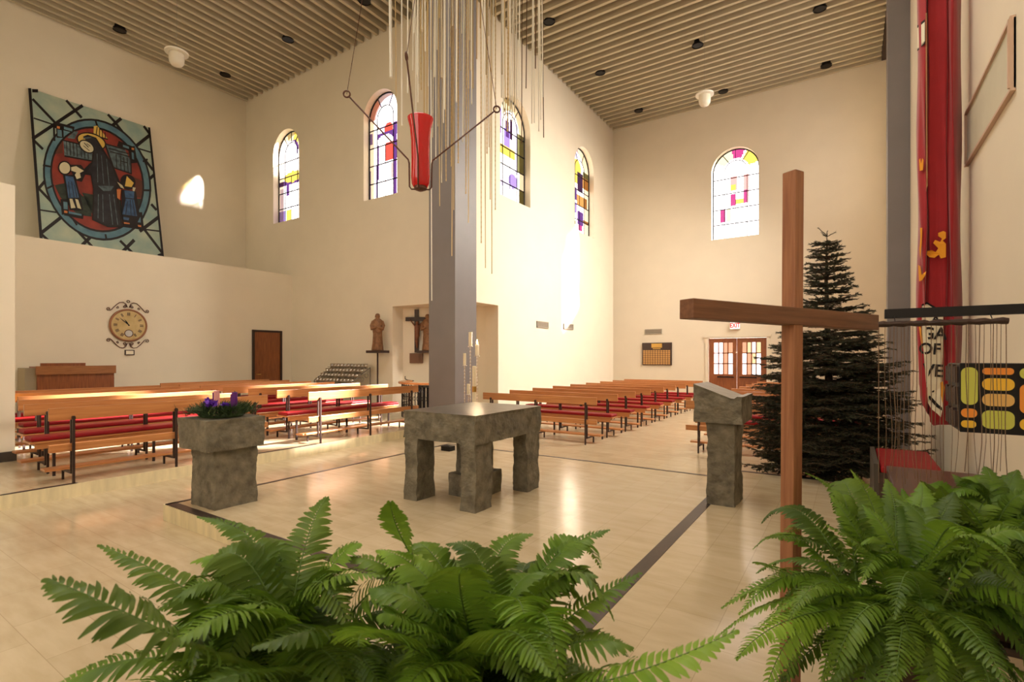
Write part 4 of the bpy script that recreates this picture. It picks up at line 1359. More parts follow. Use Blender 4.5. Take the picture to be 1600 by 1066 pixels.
# ------------------------------------------------------------------ candle stands behind the altar
def candle_stand(px, ytop, ybot, d_, wpx, lab, flame=False, thick=False):
    pb = at(px, ybot, d_)
    pt = at(px, ytop, d_)
    t = thing('candlestick', lab, 'candlestick', (pb.x, pb.y, ST), group='candlesticks behind the altar')
    r_ = wpx * d_ / F / 2
    zb_, zt_ = pb.z - ST, pt.z - ST
    MB().lathe([(.045, 0), (.045, .015), (.02, .04), (.012, .07)], 20).build('base', M_brass, t)
    st = MB()
    n_ = int(zb_ / .06)
    prof = [(.010, .06)]
    for i in range(n_):
        z_ = .07 + (zb_ - .07) * i / n_
        prof += [(.008, z_), (.017, z_ + .02), (.008, z_ + .04)]
    prof += [(.01, zb_ - .012), (r_ * 1.5, zb_ - .01), (r_ * 1.5, zb_)]
    st.lathe(prof, 12)
    st.build('stem', clear_glass('crystal', (.95, .9, .85), .1, .45) if 'crystal' not in MATS else MATS['crystal'], t, smooth=True)
    MB().lathe([(r_, zb_), (r_, zt_ - .005), (r_ * .8, zt_)], 16).build('candle', M_wax, t)
    if flame:
        MB().loft([(0, 0, zt_ + .005, .004, .004), (0, 0, zt_ + .025, .014, .014), (0, 0, zt_ + .05, .010, .010), (0, 0, zt_ + .08, .002, .002)], 10).build('flame', M_flame, t, smooth=True)
        pl_ = bpy.data.lights.new('candle light', 'POINT')
        pl_.energy = 14
        pl_.color = (1, .72, .42)
        pl_.shadow_soft_size = .03
        po_ = bpy.data.objects.new('candle light', pl_)
        COL.objects.link(po_)
        po_.location = (pb.x, pb.y, ST + zt_ + .09)
candle_stand(735, 519, 541, 8.6, 5.5, 'tallest candle on a glass stem in front of the grey column')
candle_stand(745.5, 538, 556, 8.7, 6, 'lit candle on a glass stem at the right edge of the grey column', flame=True)
candle_stand(726, 552, 571, 8.5, 4.6, 'slim candle on a glass stem left of the group behind the altar')
candle_stand(732, 600, 616, 8.35, 5, 'lowest candle on a stem just above the altar top')
p = at(741, 572, 8.25)
t = thing('paschal_candle', 'thick tall white Easter candle behind the altar', 'candle', (p.x, p.y, ST))
rr_ = 6.5 * 8.25 / F / 2
MB().lathe([(.06, 0), (.06, .03), (.04, .06), (rr_ * 1.3, .1), (rr_ * 1.3, .16)], 20).build('holder', M_brass, t)
MB().lathe([(rr_, .14), (rr_, p.z - ST - .01), (rr_ * .7, p.z - ST)], 20).build('wax', M_wax, t)
MB().lathe([(rr_ * 1.08, p.z - ST - .42), (rr_ * 1.08, p.z - ST - .33)], 20, caps=False).build('gilt_band', M_brass, t)

# ------------------------------------------------------------------ fir tree
def fir_tree(loc, H, R, seed):
    rnd = random.Random(seed)
    t = thing('fir_tree', 'tall dark green unlit fir tree behind the standing cross', 'tree', loc)
    tk = MB().tube([(0, 0, 0), (.02, 0, H * .4), (-.01, .01, H * .8), (.0, .0, H * .95)], [.06, .045, .02, .008], 8)
    tk.build('trunk', M_bark, t)
    V, T_ = [], []
    wood = MB()
    def twig(a, b, needle=.032, dens=1.0):
        a, b = Vector(a), Vector(b)
        L_ = (b - a).length
        if L_ < .01: return
        dr = (b - a) / L_
        u = dr.cross(Vector((.3, .1, 1))).normalized()
        w = dr.cross(u)
        n_ = max(3, int(L_ / .0052 * dens))
        for i in range(n_):
            p_ = a + dr * (L_ * (i + rnd.random()) / n_)
            th = rnd.random() * 2 * PI
            o_ = u * math.cos(th) + w * math.sin(th) * .8
            tip = p_ + (o_ * .8 + dr * .55).normalized() * needle * rnd.uniform(.7, 1.1)
            sd = dr.cross(o_) * .0055
            k_ = len(V)
            V.extend((tuple(p_ - sd), tuple(p_ + sd), tuple(tip)))
            T_.append((k_, k_ + 1, k_ + 2))
        wood.tube([a, b], [.005, .003], 4, caps=False)
    z = .22
    ph = 0.0
    while z < H * .965:
        f = z / H
        rad = R * float(np.interp(f, (0, .15, .3, .49, .6, .7, .8, .9, .97), (.93, 1, .92, .74, .52, .32, .23, .16, .06)))
        nb = int(12 + 5 * (1 - f)) if f < .62 else (9 if f < .85 else 6)
        for k in range(nb):
            a = ph + 2 * PI * k / nb + rnd.uniform(-.25, .25)
            L_ = rad * rnd.uniform(.72, 1.04)
            rise = .12 if f > .6 else (-.05 if f > .25 else -.12)
            d0 = Vector((math.cos(a), math.sin(a), rise + rnd.uniform(-.1, .12)))
            n_ = max(3, int(L_ / .09))
            pts = []
            for i in range(n_ + 1):
                s_ = i / n_
                pts.append(Vector((0, 0, z)) + d0 * (L_ * s_) + Vector((0, 0, .10 * L_ * s_ * s_ + rnd.uniform(-.012, .012))))
            wood.tube(pts, [.014 * (1 - .7 * i / n_) for i in range(n_ + 1)], 5, caps=False)
            side = Vector((-math.sin(a), math.cos(a), 0))
            for i in range(1, n_ + 1):
                if i / n_ < .22 and L_ > .4: continue
                twig(pts[i - 1], pts[i])
                tl = min(.30, .10 + (1 - i / n_) * L_ * .42)
                for sg in (1, -1):
                    for rep in range(1):
                        dr = (side * sg * 1.0 + d0.normalized() * .75 + Vector((0, 0, rnd.uniform(-.22, .12)))).normalized()
                        q = pts[i] + dr * tl * rnd.uniform(.7, 1.15)
                        twig(pts[i], q)
                        if tl > .15:
                            md = pts[i].lerp(q, .5)
                            twig(md, md + (d0.normalized() + side * sg * .2 + Vector((0, 0, rnd.uniform(-.2, .1)))).normalized() * tl * .5)
                            if tl > .2:
                                md = pts[i].lerp(q, .7)
                                twig(md, md + (side * sg + Vector((0, 0, rnd.uniform(-.3, .1)))).normalized() * tl * .4)
        ph += 2.4
        z += .085 + .035 * (1 - f) + (.05 if f > .5 and rnd.random() < .3 else 0)
    twig((0, 0, H * .93), (.0, 0, H * .985))
    twig((0, 0, H * .97), (-.1, -.06, H), .028)
    for a in (0, 2, 4):
        twig((0, 0, H * .965), (.1 * math.cos(a), .1 * math.sin(a), H * .98), .028)
    wood.build('branches', M_bark, t)
    me = bpy.data.meshes.new('needles')
    me.from_pydata(V, [], T_)
    me.materials.append(M_fir)
    o_ = bpy.data.objects.new('needles', me)
    COL.objects.link(o_)
    o_.parent = t
    print('fir tris', len(T_))
    st_ = MB()
    for a in range(4):
        st_.box((-.3, -.025, 0), (.3, .025, .04), 0, Matrix.Rotation(a * PI / 2, 4, 'Z'))
    st_.lathe([(.09, 0), (.09, .18), (.07, .18)], 14)
    st_.build('tree_stand', M_iron, t)
    return t
tp = at(1292, 560, 6.7)
fir_tree((tp.x, tp.y + .02, 0), 3.36, 1.06, 5)

# ------------------------------------------------------------------ banner
sec = [(1433, 4.78), (1436, 4.70), (1441, 4.66), (1446.5, 4.62), (1448, 4.70), (1451, 4.66), (1464, 4.64), (1472, 4.62), (1479, 4.60), (1481, 4.62), (1488, 4.54), (1495, 4.56), (1502, 4.68)]
sec_f = []
for (a, b) in zip(sec, sec[1:]):
    for i in range(3):
        sec_f.append((a[0] + (b[0] - a[0]) * i / 3, a[1] + (b[1] - a[1]) * i / 3))
sec_f.append(sec[-1])
def bpos(px, py, off=0.0):
    for a, b in zip(sec, sec[1:]):
        if a[0] <= px <= b[0]:
            d_ = a[1] + (b[1] - a[1]) * (px - a[0]) / (b[0] - a[0])
            break
    else:
        d_ = sec[-1][1] if px > 1470 else sec[0][1]
    return at(px, py, d_ - off)
t = thing('banner', 'long crimson cloth banner with black lettering hanging on the right wall', 'banner', at(1467, 660, 4.7))
O_ = t.location.copy()
def bottom(px):
    if px < 1448: return 600 + (px - 1433) * 3.2
    if px < 1462: return 648 + (px - 1448) * 1.5
    return 664
def banner_strip(lo, hi, name, m, label=None):
    mb = MB()
    cs = [c for c in sec_f if lo - .01 <= c[0] <= hi + .01]
    NR = 40
    for c in cs:
        for j in range(NR + 1):
            yb = bottom(c[0])
            # straight hanging cloth: same x,y for all heights, z from bottom to top beyond the frame
            p0_ = at(c[0], yb, c[1])
            zt__ = 6.3
            sw = .012 * math.sin(j * .5 + c[0] * .4) * (1 - j / NR)
            mb.v.append(tuple(Vector((p0_.x + sw, p0_.y + sw * .5, p0_.z + (zt__ - p0_.z) * j / NR)) - O_))
    for i in range(len(cs) - 1):
        for j in range(NR):
            a = i * (NR + 1) + j
            mb.f.append((a, a + NR + 1, a + NR + 2, a + 1)); mb.m.append(0)
    o_ = mb.build(name, m, t, smooth=True, label=label)
    so = o_.modifiers.new('thick', 'SOLIDIFY')
    so.thickness = .004
    return o_
banner_strip(1433, 1502, 'cloth', M_cloth)
def applique(name, pts, m, off=.03, label=None):
    mb = MB()
    vs = [bpos(x, y, off) - O_ for x, y in pts]
    vs2 = [bpos(x, y, off - .004) - O_ for x, y in pts]
    n_ = len(vs)
    tris = tessellate_polygon([[Vector((x, -y, 0)) for x, y in pts]])
    mb.add(vs, tris)
    mb.add(vs2, [q[::-1] for q in tris])
    mb.add(vs + vs2, [(i, (i + 1) % n_, n_ + (i + 1) % n_, n_ + i) for i in range(n_)])
    return mb.build(name, m, t, label=label)
applique('white_patch', [(1440, 478), (1448, 475), (1456, 480), (1473, 488), (1474, 500), (1474, 530), (1472, 570), (1472, 600), (1473, 638), (1470, 652), (1464, 646), (1456, 640), (1450, 630), (1447, 600), (1444, 560), (1441, 520)], M_clothw)
applique('black_edge', [(1440, 476), (1448, 472), (1473, 486), (1473, 491), (1456, 483), (1448, 478), (1440, 481)], M_black, .034)
applique('black_edge', [(1450, 616), (1455, 620), (1466, 632), (1472, 637), (1472, 642), (1464, 637), (1452, 624)], M_black, .034)
applique('orange_patch', [(1452, 402), (1447.9, 398), (1449, 392), (1456, 391), (1462, 394), (1466, 388), (1462, 384), (1458, 380), (1461, 375), (1469, 378), (1472, 373), (1466, 369), (1466, 364), (1474, 361), (1478, 363), (1478, 372), (1473, 376), (1478, 381), (1478, 402), (1470, 404), (1467, 398), (1460, 403)], M_cloth_o, .03)
applique('orange_patch', [(1437.5, 356), (1441, 356), (1440, 380), (1438, 405), (1436.5, 390), (1438, 372)], M_cloth_o, .03)
applique('orange_patch', [(1434.5, 414), (1438, 416), (1440, 430), (1442, 428), (1447, 424), (1446, 430), (1441, 438), (1436, 440)], M_cloth_o, .03)
applique('orange_patch', [(1469, 598), (1474, 596), (1476, 606), (1473, 632), (1470, 616)], M_cloth_o, .036)
applique('orange_patch', [(1435, 505), (1440, 515), (1442, 545), (1439, 535)], M_cloth_o, .03)
applique('white_patch', [(1433.3, 44), (1445, 34), (1445, 66), (1433.3, 78)], M_clothw, .03)
applique('black_edge', [(1433.3, 40), (1445, 30), (1445, 34), (1433.3, 44)], M_black, .03)
applique('black_edge', [(1433.3, 76), (1445, 64), (1445, 68), (1433.3, 80)], M_black, .03)
applique('orange_patch', [(1436, 250), (1438, 247), (1439, 256), (1441, 247), (1443, 250), (1442, 266), (1437, 267)], M_cloth_o, .03)
applique('white_piping', [(1446.3, 20), (1448.4, 20), (1449.4, 290), (1447, 300)], mat('ivory piping', (226, 196, 150), .7), .03)
pA, pB = bpos(1449, 520, 0), bpos(1478, 520, 0)
baz = math.atan2(pB.y - pA.y, pB.x - pA.x)
for s_, px, py, sz in (('GA', 1459, 522, .15), ('OF', 1452.5, 546, .14), ('VE', 1458, 580, .155), ('A', 1462, 499, .09)):
    p = bpos(1464, py, .05) - O_ + (at(px, py, 4.57) - at(1464, py, 4.57))
    text(s_, sz, M_black, t, p, (PI / 2, math.radians(4), baz), ext=.002, off=.0035, sx=.85)
applique('black_mark', [(1455, 600), (1458, 604), (1460, 612), (1457, 614), (1455, 608)], M_black, .034)
MB().tube([bpos(1431, 0) - O_ + Vector((0, 0, 6.3 - bpos(1431, 0).z)), bpos(1504, 0) - O_ + Vector((0, 0, 6.3 - bpos(1504, 0).z))], .02, 8).build('hanging_rod', M_darkwood, t)

# framed panel high on the right wall
a_, b_ = at_x(1513, 218, XD), at_x(1588, 218, XD)
t = thing('wall_panel', 'framed grey panel high on the right wall beside the banner', 'panel', (XD, (a_.y + b_.y) / 2, 3.64), -PI / 2)
w_ = abs(a_.y - b_.y) / 2
MB().box((-w_, -.012, -.23), (w_, -.0, .23)).build('panel', M_frostp, t)
f_ = MB()
for a, b in (((-w_, -.03, -.245), (w_, -.001, -.225)), ((-w_, -.03, .225), (w_, -.001, .245)), ((-w_, -.03, -.225), (-w_ + .02, -.001, .225)), ((w_ - .02, -.0401, -.225), (w_, -.001, .225))):
    f_.box(a, b)
f_.build('frame', M_cloth_frame, t)

# tabernacle box
tx0, ty0 = .45, 3.3
a_ = at_y(1500, 568, ty0)
tx0 = a_.x
ztop_, zbot_ = a_.z, at_y(1500, 675, ty0).z
t = thing('tabernacle', 'black wall cabinet with rounded yellow, green and orange glass cells', 'cabinet', (tx0, ty0, zbot_))
Hc, Wc, Dc = ztop_ - zbot_, XD - tx0, .36
bevel(MB().box((0, 0.01, 0), (Wc, Dc, Hc)).build('case', M_blackp, t), .006)
# cells measured on the front, in pixels from x 1500 / y 568
def rrect(x0, y0, x1, y1, r_, n=6):
    pts = []
    for cx, cy, a in ((x1 - r_, y1 - r_, 0), (x0 + r_, y1 - r_, PI / 2), (x0 + r_, y0 + r_, PI), (x1 - r_, y0 + r_, 3 * PI / 2)):
        for i in range(n + 1):
            an = a + PI / 2 * i / n
            pts.append((cx + r_ * math.cos(an), cy + r_ * math.sin(an)))
    return pts
CG = {'g': mat('lime glass', (206, 206, 84), .35, coat=.3), 'o': mat('orange glass', (246, 150, 44), .35, coat=.3), 'y': mat('yellow glass', (250, 196, 50), .35, coat=.3), 't': mat('amber tan glass', (230, 182, 100), .35, coat=.3)}
cells = [(1501.5, 574, 1527.5, 633, 'g'), (1501.5, 638, 1526.5, 653, 'o'), (1501.5, 656.5, 1525, 669, 'y'), (1535, 575, 1584, 586, 'o'), (1534.5, 591, 1585, 611, 'y'), (1534.5, 615, 1585, 636, 't'), (1534, 641, 1585, 672, 'g'),
         (1593, 575, 1622, 593, 'g'), (1593, 600, 1622, 648, 'o'), (1593, 654, 1622, 674, 'y'), (1630, 575, 1690, 600, 'y'), (1630, 606, 1690, 676, 'g')]
fp = MB()
fp.box((0, -.0, 0), (Wc, .012, Hc))
fp.build('front_panel', M_blackp, t)
for c in cells:
    P0, P1 = at_y(c[0], c[1], ty0), at_y(c[2], c[3], ty0)
    x0, x1, z0, z1 = P0.x - tx0, P1.x - tx0, P1.z - zbot_, P0.z - zbot_
    if x1 > Wc - .005: x1 = Wc - .01
    if x1 - x0 < .02: continue
    rr_ = min(.028, (x1 - x0) * .45, (z1 - z0) * .45)
    MB().prism([Vector((x, -.006, z)) for x, z in rrect(x0, z0, x1, z1, rr_)][::-1], (0, .008, 0)).build('glass_cell', CG[c[4]], t)
sd = MB()
for i in range(5):
    for j in range(3):
        sd.box((-.014, .04 + i * .064, .02 + j * .11), (0.0, .085 + i * .064, .10 + j * .11 + (.01 if (i + j) % 2 else 0)))
sd.build('side_carving', M_darkwood, t)

# hanging beams with threads
Yb = 2.9
a_, b_ = at_y(1382, 484, Yb), at_y(1382, 498, Yb)
bm_ = MB().box((a_.x, Yb - .02, b_.z), (XD, Yb + .02, a_.z)).build('wall_beam', M_blackp)
tag(bm_, 'black horizontal beam fixed to the right wall above the coloured cabinet', 'beam')
Yt = 2.84
a_, b_ = at_y(1372.5, 503, Yt), at_y(1576, 512, Yt)
t = thing('thread_curtain', 'row of thin hanging threads on a dark twig rod in front of the coloured cabinet', 'thread hanging', (a_.x, Yt, a_.z))
rd = MB()
n_ = 24
rd.tube([(i / n_ * (b_.x - a_.x), 0, -.012 + .0015 * math.sin(i * 2.3)) for i in range(n_ + 1)], [.0125 + .002 * math.sin(i * 1.7) for i in range(n_ + 1)], 8)
rd.build('rod', M_darkwood, t)
MB().tube([(.06, 0, 0), (.06, .05, .03)], .002, 5).tube([(b_.x - a_.x - .05, 0, 0), (b_.x - a_.x - .05, .05, .03)], .002, 5).build('tie', M_iron, t)
xs_ = [1373, 1383, 1391, 1397, 1402, 1408, 1413, 1419, 1426, 1432, 1440, 1447, 1455, 1463, 1470, 1474, 1487, 1495, 1510, 1513, 1524, 1531, 1538, 1548, 1552, 1558, 1564, 1572]
thr = mat('brown thread', (120, 96, 74), .8)
for i, px in enumerate(xs_):
    p = at_y(px, 512, Yt)
    zb_ = at_y(px, random.uniform(735, 765), Yt).z
    x_ = p.x - a_.x
    jit = random.uniform(-.012, .012)
    L_ = a_.z - zb_
    pts = [(x_ + jit * math.sin(j * .9) * (j / 8), random.uniform(-.003, .003), -.02 - (L_ - .02) * j / 8) for j in range(9)]
    MB().tube(pts, .0011 if i % 3 else .0016, 4).build('thread', thr, t)

# red padded bench near the right wall
t = thing('padded_stool', 'low dark bench with bright red padded top beside the right column', 'stool', (.40, 5.75, ST))
MB().box((-.2, -.5, .0), (.2, .5, .53)).build('base', M_darkwood, t)
bevel(MB().box((-.19, -.52, .53), (.22, .52, .59)).build('cushion', M_red, t), .02, 3)
MB().box((-.235, -.5, 0), (-.2, .5, .60)).build('side_panel', M_base, t)
# dark console table
t = thing('console_table', 'dark reddish wooden console table behind the right fern', 'table', (.52, 3.35, ST))
bevel(MB().box((-.34, -.5, .80), (.36, .46, .84)).build('tabletop', mat('mahogany top', (84, 44, 34), .3, dark=(62, 32, 26), vscale=3, stretch=(10, 1, 10)), t), .006)
for sx, sy in ((-1, -1), (1, -1), (-1, 1), (1, 1)):
    MB().box((sx * .3 - .02, sy * .42 - .02, 0), (sx * .3 + .02, sy * .42 + .02, .80)).build('leg', M_darkwood, t)

# ------------------------------------------------------------------ ferns
def frond(parent, O_, base, mid, tip, width, n=30, seed=0, up=None):
    """one sword fern frond: arched stem with two rows of narrow leaflets; base, mid, tip are world points"""
    rnd = random.Random(seed)
    b, m_, tp_ = Vector(base), Vector(mid), Vector(tip)
    c = m_ * 2 - (b + tp_) / 2
    P_ = lambda s: b * (1 - s) ** 2 + c * 2 * s * (1 - s) + tp_ * s * s
    D_ = lambda s: ((c - b) * (1 - s) + (tp_ - c) * s).normalized()
    mb = MB()
    L_ = sum((P_((i + 1) / 12) - P_(i / 12)).length for i in range(12))
    pts = [P_(i / 14) - O_ for i in range(15)]
    mb.tube(pts, [.0032 * (1 - .75 * i / 14) for i in range(15)], 5, 1)
    upv_ = Vector(up) if up is not None else Vector((0, 0, 1))
    for i in range(n):
        s = .14 + .86 * (i + .5) / n
        p = P_(s) - O_
        dr = D_(s)
        side = dr.cross(upv_).normalized()
        nr = side.cross(dr).normalized()
        prof = min(1, .45 + (s - .14) * 3.2) * (1 - max(0, (s - .45) / .55) ** 1.6) + .10
        wl = L_ * .86 / n * .50
        for sg in (1, -1):
            ll = width * prof * rnd.uniform(.88, 1.06)
            ang = rnd.uniform(.22, .42) + max(0, s - .75) * 1.6
            ld = (side * sg * math.cos(ang) + dr * math.sin(ang)).normalized()
            tw = rnd.uniform(-.25, .25)
            wv = (dr * math.cos(tw) + nr * math.sin(tw) * .8 + nr * .25).normalized()
            dro = rnd.uniform(.08, .28) * ll
            prs = ((0, .5), (.2, 1.0), (.52, 1.08), (.8, .85), (1, .2))
            k0 = len(mb.v)
            for (q, ww) in prs:
                c_ = p + ld * (ll * q) - Vector((0, 0, 1)) * dro * q * q + nr * ll * .10 * math.sin(q * PI) + dr * ll * .10 * q * q
                e1_ = c_ - wv * wl * ww * .85
                e2_ = c_ + wv * wl * ww * .85
                mb.v += [tuple(e1_), tuple(c_ - nr * wl * .12), tuple(e2_)]
            for q in range(len(prs) - 1):
                a = k0 + q * 3
                for z in (0, 1):
                    f_ = (a + z, a + z + 1, a + z + 4, a + z + 3)
                    mb.f.append(f_ if sg > 0 else f_[::-1]); mb.m.append(0)
    return mb.build('frond', [M_fern, M_fernstem], parent, smooth=True)

def fern(name, label, crown, pot_h, specific, n_rand, lo, hi, wid, seed, az=(0, 2 * PI), clamp=None, el=(-.15, 1.1), sp=.07, droop=0):
    rnd = random.Random(seed)
    base_z = crown.z - pot_h - .02
    t = thing('potted_fern', label, 'fern', (crown.x, crown.y, base_z))
    O_ = Vector((crown.x, crown.y, base_z))
    MB().lathe([(.10, 0), (.15, pot_h - .03), (.165, pot_h - .03), (.165, pot_h), (.14, pot_h), (.13, pot_h - .03)], 28, caps=False).lathe([(.001, .01), (.1, .01)], 20).build('pot', M_pot, t)
    MB().lathe([(.001, pot_h - .03), (.135, pot_h - .03)], 20, caps=False).build('soil', M_soil, t)
    for i, (m_, tp_, w_) in enumerate(specific):
        bb = crown + Vector((rnd.uniform(-.05, .05), rnd.uniform(-.05, .05), -.01))
        frond(t, O_, bb, m_, tp_, w_, 38, seed + i)
    for i in range(n_rand):
        a = az[0] + (az[1] - az[0]) * (i + rnd.random()) / n_rand
        e_ = rnd.uniform(*el)
        L_ = rnd.uniform(lo, hi)
        h = L_ * math.cos(e_) * .95
        b0 = Vector((rnd.uniform(-sp, sp), rnd.uniform(-sp, sp), -.01))
        tip = crown + b0 + Vector((math.cos(a) * h, math.sin(a) * h, L_ * (math.sin(e_) * .75 - .15)))
        mid = crown + b0 + Vector((math.cos(a) * h * .52, math.sin(a) * h * .52, L_ * (math.sin(e_) * .62 + .12)))
        if clamp:
            for v in (tip, mid):
                v.x = min(v.x, clamp)
        # keep clear of the lens
        if tip.length and (Vector((tip.x, tip.y, 0)).length < .45 or Vector((mid.x, mid.y, 0)).length < .45):
            continue
        frond(t, O_, crown + b0, mid, tip, wid * rnd.uniform(.8, 1.15), rnd.choice((30, 36, 40)), seed + 50 + i, up=(rnd.uniform(-.35, .35), rnd.uniform(-.35, .35), 1))
    toward = math.atan2(-crown.y, -crown.x)
    for i in range(droop):     # outer fronds hanging over the side of the pot
        a = toward + rnd.uniform(-1.7, 1.7)
        L_ = rnd.uniform(.30, .46)
        out = rnd.uniform(.45, .8) * L_
        b0 = Vector((rnd.uniform(-sp, sp), rnd.uniform(-sp, sp), -.01))
        dv = Vector((math.cos(a), math.sin(a), 0))
        tip = crown + b0 + dv * (out + .06) - Vector((0, 0, L_ * rnd.uniform(.45, .85)))
        mid = crown + b0 + dv * (out * .72) + Vector((0, 0, L_ * rnd.uniform(-.02, .16)))
        if clamp:
            for v in (tip, mid):
                v.x = min(v.x, clamp)
        if Vector((tip.x, tip.y, 0)).length < .5:
            continue
        frond(t, O_, crown + b0, mid, tip, wid * rnd.uniform(.85, 1.15), 36, seed + 500 + i)
    return t
def stand(x, y, top, lab):
    t = thing('plant_stand', lab, 'plant stand', (x, y, ST if x > XS else 0), group='plant stands')
    zz = top - t.location.z
    bevel(MB().box((-.15, -.15, zz - .03), (.15, .15, zz)).build('top', M_darkwood, t), .004)
    for sx, sy in ((-1, -1), (1, -1), (-1, 1), (1, 1)):
        MB().box((sx * .12 - .015, sy * .12 - .015, 0), (sx * .12 + .015, sy * .12 + .015, zz - .03)).build('leg', M_darkwood, t)

def S(mx_, my_, md, tx_, ty_, td, w):
    return (at(mx_, my_, md), at(tx_, ty_, td), w)
# left ferns
c1 = at(430, 1085, 1.2)
specL = [
    S(300, 1010, .95, 78, 905, .90, .118), S(330, 950, 1.15, 155, 852, 1.2, .07), S(420, 880, 1.35, 310, 808, 1.45, .062), S(470, 880, 1.35, 510, 778, 1.5, .07),
    S(400, 960, 1.05, 250, 1020, .9, .08), S(520, 990, 1.0, 400, 1010, .85, .085), S(440, 890, 1.35, 400, 850, 1.45, .062), S(420, 1050, .95, 300, 1075, .85, .08),
    S(500, 910, 1.25, 560, 850, 1.3, .07), S(360, 920, 1.2, 240, 960, 1.1, .07), S(480, 930, 1.2, 600, 900, 1.2, .07), S(380, 900, 1.3, 300, 880, 1.4, .06)]
specM = [
    S(655, 890, 1.3, 610, 785, 1.2, .078), S(840, 900, 1.35, 950, 828, 1.45, .068), S(770, 890, 1.4, 830, 835, 1.5, .065), S(860, 990, 1.15, 1000, 895, 1.2, .072), S(900, 1075, 1.0, 1150, 985, 1.0, .082),
    S(880, 1010, 1.1, 985, 1010, 1.1, .075), S(620, 1000, 1.0, 560, 1010, .8, .085), S(780, 990, 1.0, 860, 1050, .85, .085), S(720, 930, 1.1, 730, 890, 1.0, .08), S(650, 920, 1.25, 540, 870, 1.3, .07),
    S(760, 900, 1.3, 700, 850, 1.4, .065), S(680, 920, 1.2, 590, 860, 1.35, .07), S(700, 900, 1.3, 650, 850, 1.4, .07), S(680, 960, 1.1, 580, 920, 1.15, .075), S(670, 990, 1.05, 600, 960, 1.0, .075), S(840, 930, 1.2, 930, 900, 1.2, .07)]
ml = fern('f', 'leafy green potted fern in the left foreground, its long frond reaching furthest left', c1, .26, specL, 62, .28, .50, .070, 100, el=(-.5, 1.0), sp=.12, droop=22)
stand(c1.x, c1.y, c1.z - .28, 'dark plant stand under the left foreground fern')
c1b = at(760, 1075, 1.25)
fern('f', 'leafy green potted fern in the middle foreground below the altar', c1b, .26, specM, 62, .28, .50, .070, 1100, el=(-.5, 1.0), sp=.12, droop=22)
stand(c1b.x, c1b.y, c1b.z - .28, 'dark plant stand under the middle foreground fern')
# right ferns: one large in front, one behind it
c2 = at(1400, 945, 1.62)
specR = [S(1240, 900, 1.7, 1185, 880, 1.65, .06), S(1330, 800, 1.9, 1260, 740, 2.0, .055), S(1260, 960, 1.5, 1150, 1030, 1.4, .06), S(1300, 860, 1.7, 1195, 840, 1.7, .058), S(1370, 810, 1.8, 1330, 735, 1.9, .055), S(1400, 830, 1.75, 1385, 750, 1.9, .058), S(1430, 820, 1.75, 1440, 755, 1.9, .058),
         S(1350, 850, 1.65, 1300, 775, 1.75, .058), S(1400, 860, 1.6, 1350, 790, 1.7, .058), S(1450, 840, 1.65, 1400, 780, 1.8, .058), S(1460, 830, 1.7, 1490, 770, 1.8, .058), S(1370, 880, 1.55, 1290, 820, 1.6, .058),
         S(1420, 850, 1.85, 1410, 765, 2.05, .058), S(1380, 830, 1.9, 1360, 765, 2.05, .058)]
fern('f', 'large bushy green potted fern in the right foreground', c2, .26, specR, 62, .32, .54, .055, 300, clamp=.84, el=(-.6, 1.1), sp=.12, droop=33)
stand(c2.x, c2.y, c2.z - .28, 'dark plant stand under the right foreground fern')
c3 = at(1560, 870, 1.95)
c3.x = min(c3.x, .58)
fern('f', 'green potted fern at the right edge against the wall, behind the larger fern', c3, .26, [S(1500, 800, 2.0, 1440, 752, 1.95, .055), S(1530, 790, 2.0, 1490, 742, 2.1, .055), S(1560, 780, 2.0, 1540, 730, 2.1, .055), S(1570, 780, 2.0, 1590, 735, 2.1, .055), S(1500, 810, 1.95, 1470, 760, 1.85, .055)], 70, .28, .44, .052, 600, clamp=.86, el=(-.6, 1.2), sp=.12, droop=28)
stand(c3.x, c3.y, c3.z - .28, 'dark plant stand under the fern at the right edge')

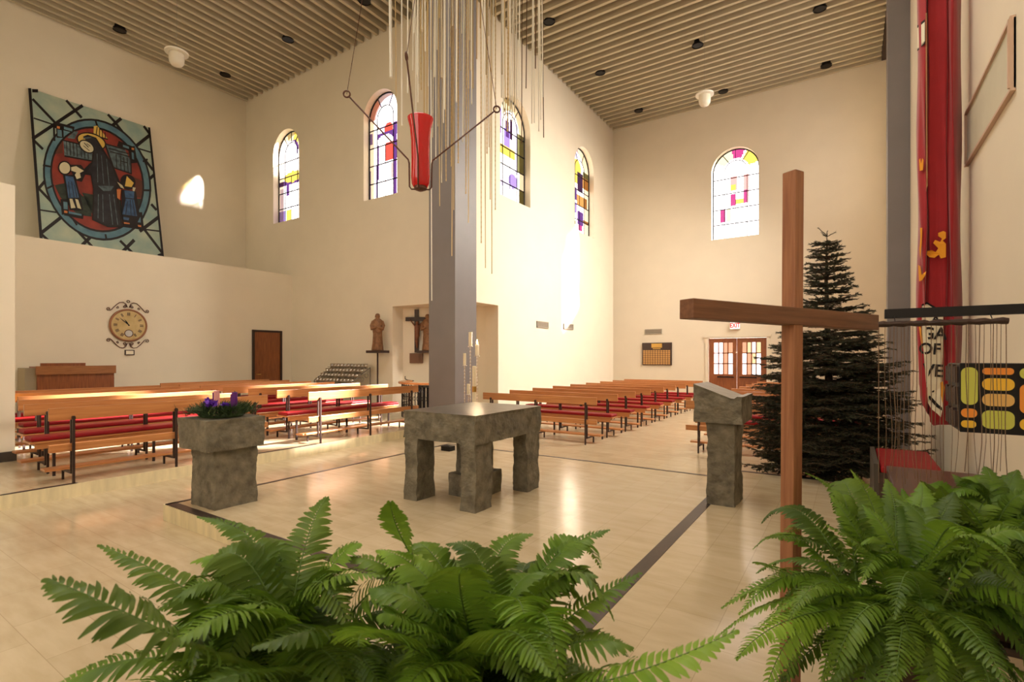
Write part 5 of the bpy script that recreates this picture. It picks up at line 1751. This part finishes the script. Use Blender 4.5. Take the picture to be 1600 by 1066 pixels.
# ------------------------------------------------------------------ light
w = bpy.data.worlds.new('sky')
SC.world = w
w.use_nodes = True
bg = w.node_tree.nodes['Background']
bg.inputs['Color'].default_value = (1.0, .96, .92, 1)
bg.inputs['Strength'].default_value = 4.0

sun = bpy.data.lights.new('sun', 'SUN')
sun.energy = 52
sun.angle = math.radians(2.2)
sun.color = (1, .94, .85)
so = bpy.data.objects.new('sun', sun)
COL.objects.link(so)
sd_ = Vector((.765, .645, .51)).normalized()
so.rotation_euler = sd_.to_track_quat('Z', 'Y').to_euler()

def area(name, loc, target, sx, sy, power, col=(1, .9, .76), spread=180):
    l = bpy.data.lights.new(name, 'AREA')
    l.shape = 'RECTANGLE'
    l.size, l.size_y = sx, sy
    l.energy = power
    l.color = col
    l.spread = math.radians(spread)
    o_ = bpy.data.objects.new(name, l)
    COL.objects.link(o_)
    o_.location = loc
    dv = Vector(target) - Vector(loc)
    o_.rotation_euler = dv.to_track_quat('-Z', 'Y').to_euler()
    return o_
area('added rooflight fill', ((RX0 + RX1) / 2, (RY0 + RY1) / 2, ZC + .05), ((RX0 + RX1) / 2, (RY0 + RY1) / 2, 0), 4.6, 5.2, 270, (1, .92, .81))  # fill lamp under the added rooflight, brightens the whole room
area('nave window daylight', (XD - .1, 12.85, 7.5), (-7.5, 12, 1.5), 1.4, 2.8, 350, (1, .92, .80), 120)
area('nave window daylight', (XD - .1, 16.35, 7.5), (-7.5, 13.5, 1.5), 1.4, 2.8, 320, (1, .92, .80), 110)
area('added back fill', (-2.5, YN + .2, 4), (-3, 8, 2), 5, 3, 140, (1, .92, .81))  # unseen fill lamp added in front of the windowless back wall

SC.view_settings.view_transform = 'Standard'
SC.view_settings.look = 'None'
SC.view_settings.gamma = 1
SC.view_settings.exposure = 0.2
SC.view_settings.use_curve_mapping = False
SC.render.film_transparent = False
cy = SC.cycles
cy.use_denoising = True
cy.max_bounces = 8
cy.diffuse_bounces = 4
cy.glossy_bounces = 3
cy.transparent_max_bounces = 12
cy.sample_clamp_indirect = 4
cy.caustics_reflective = False
cy.caustics_refractive = False
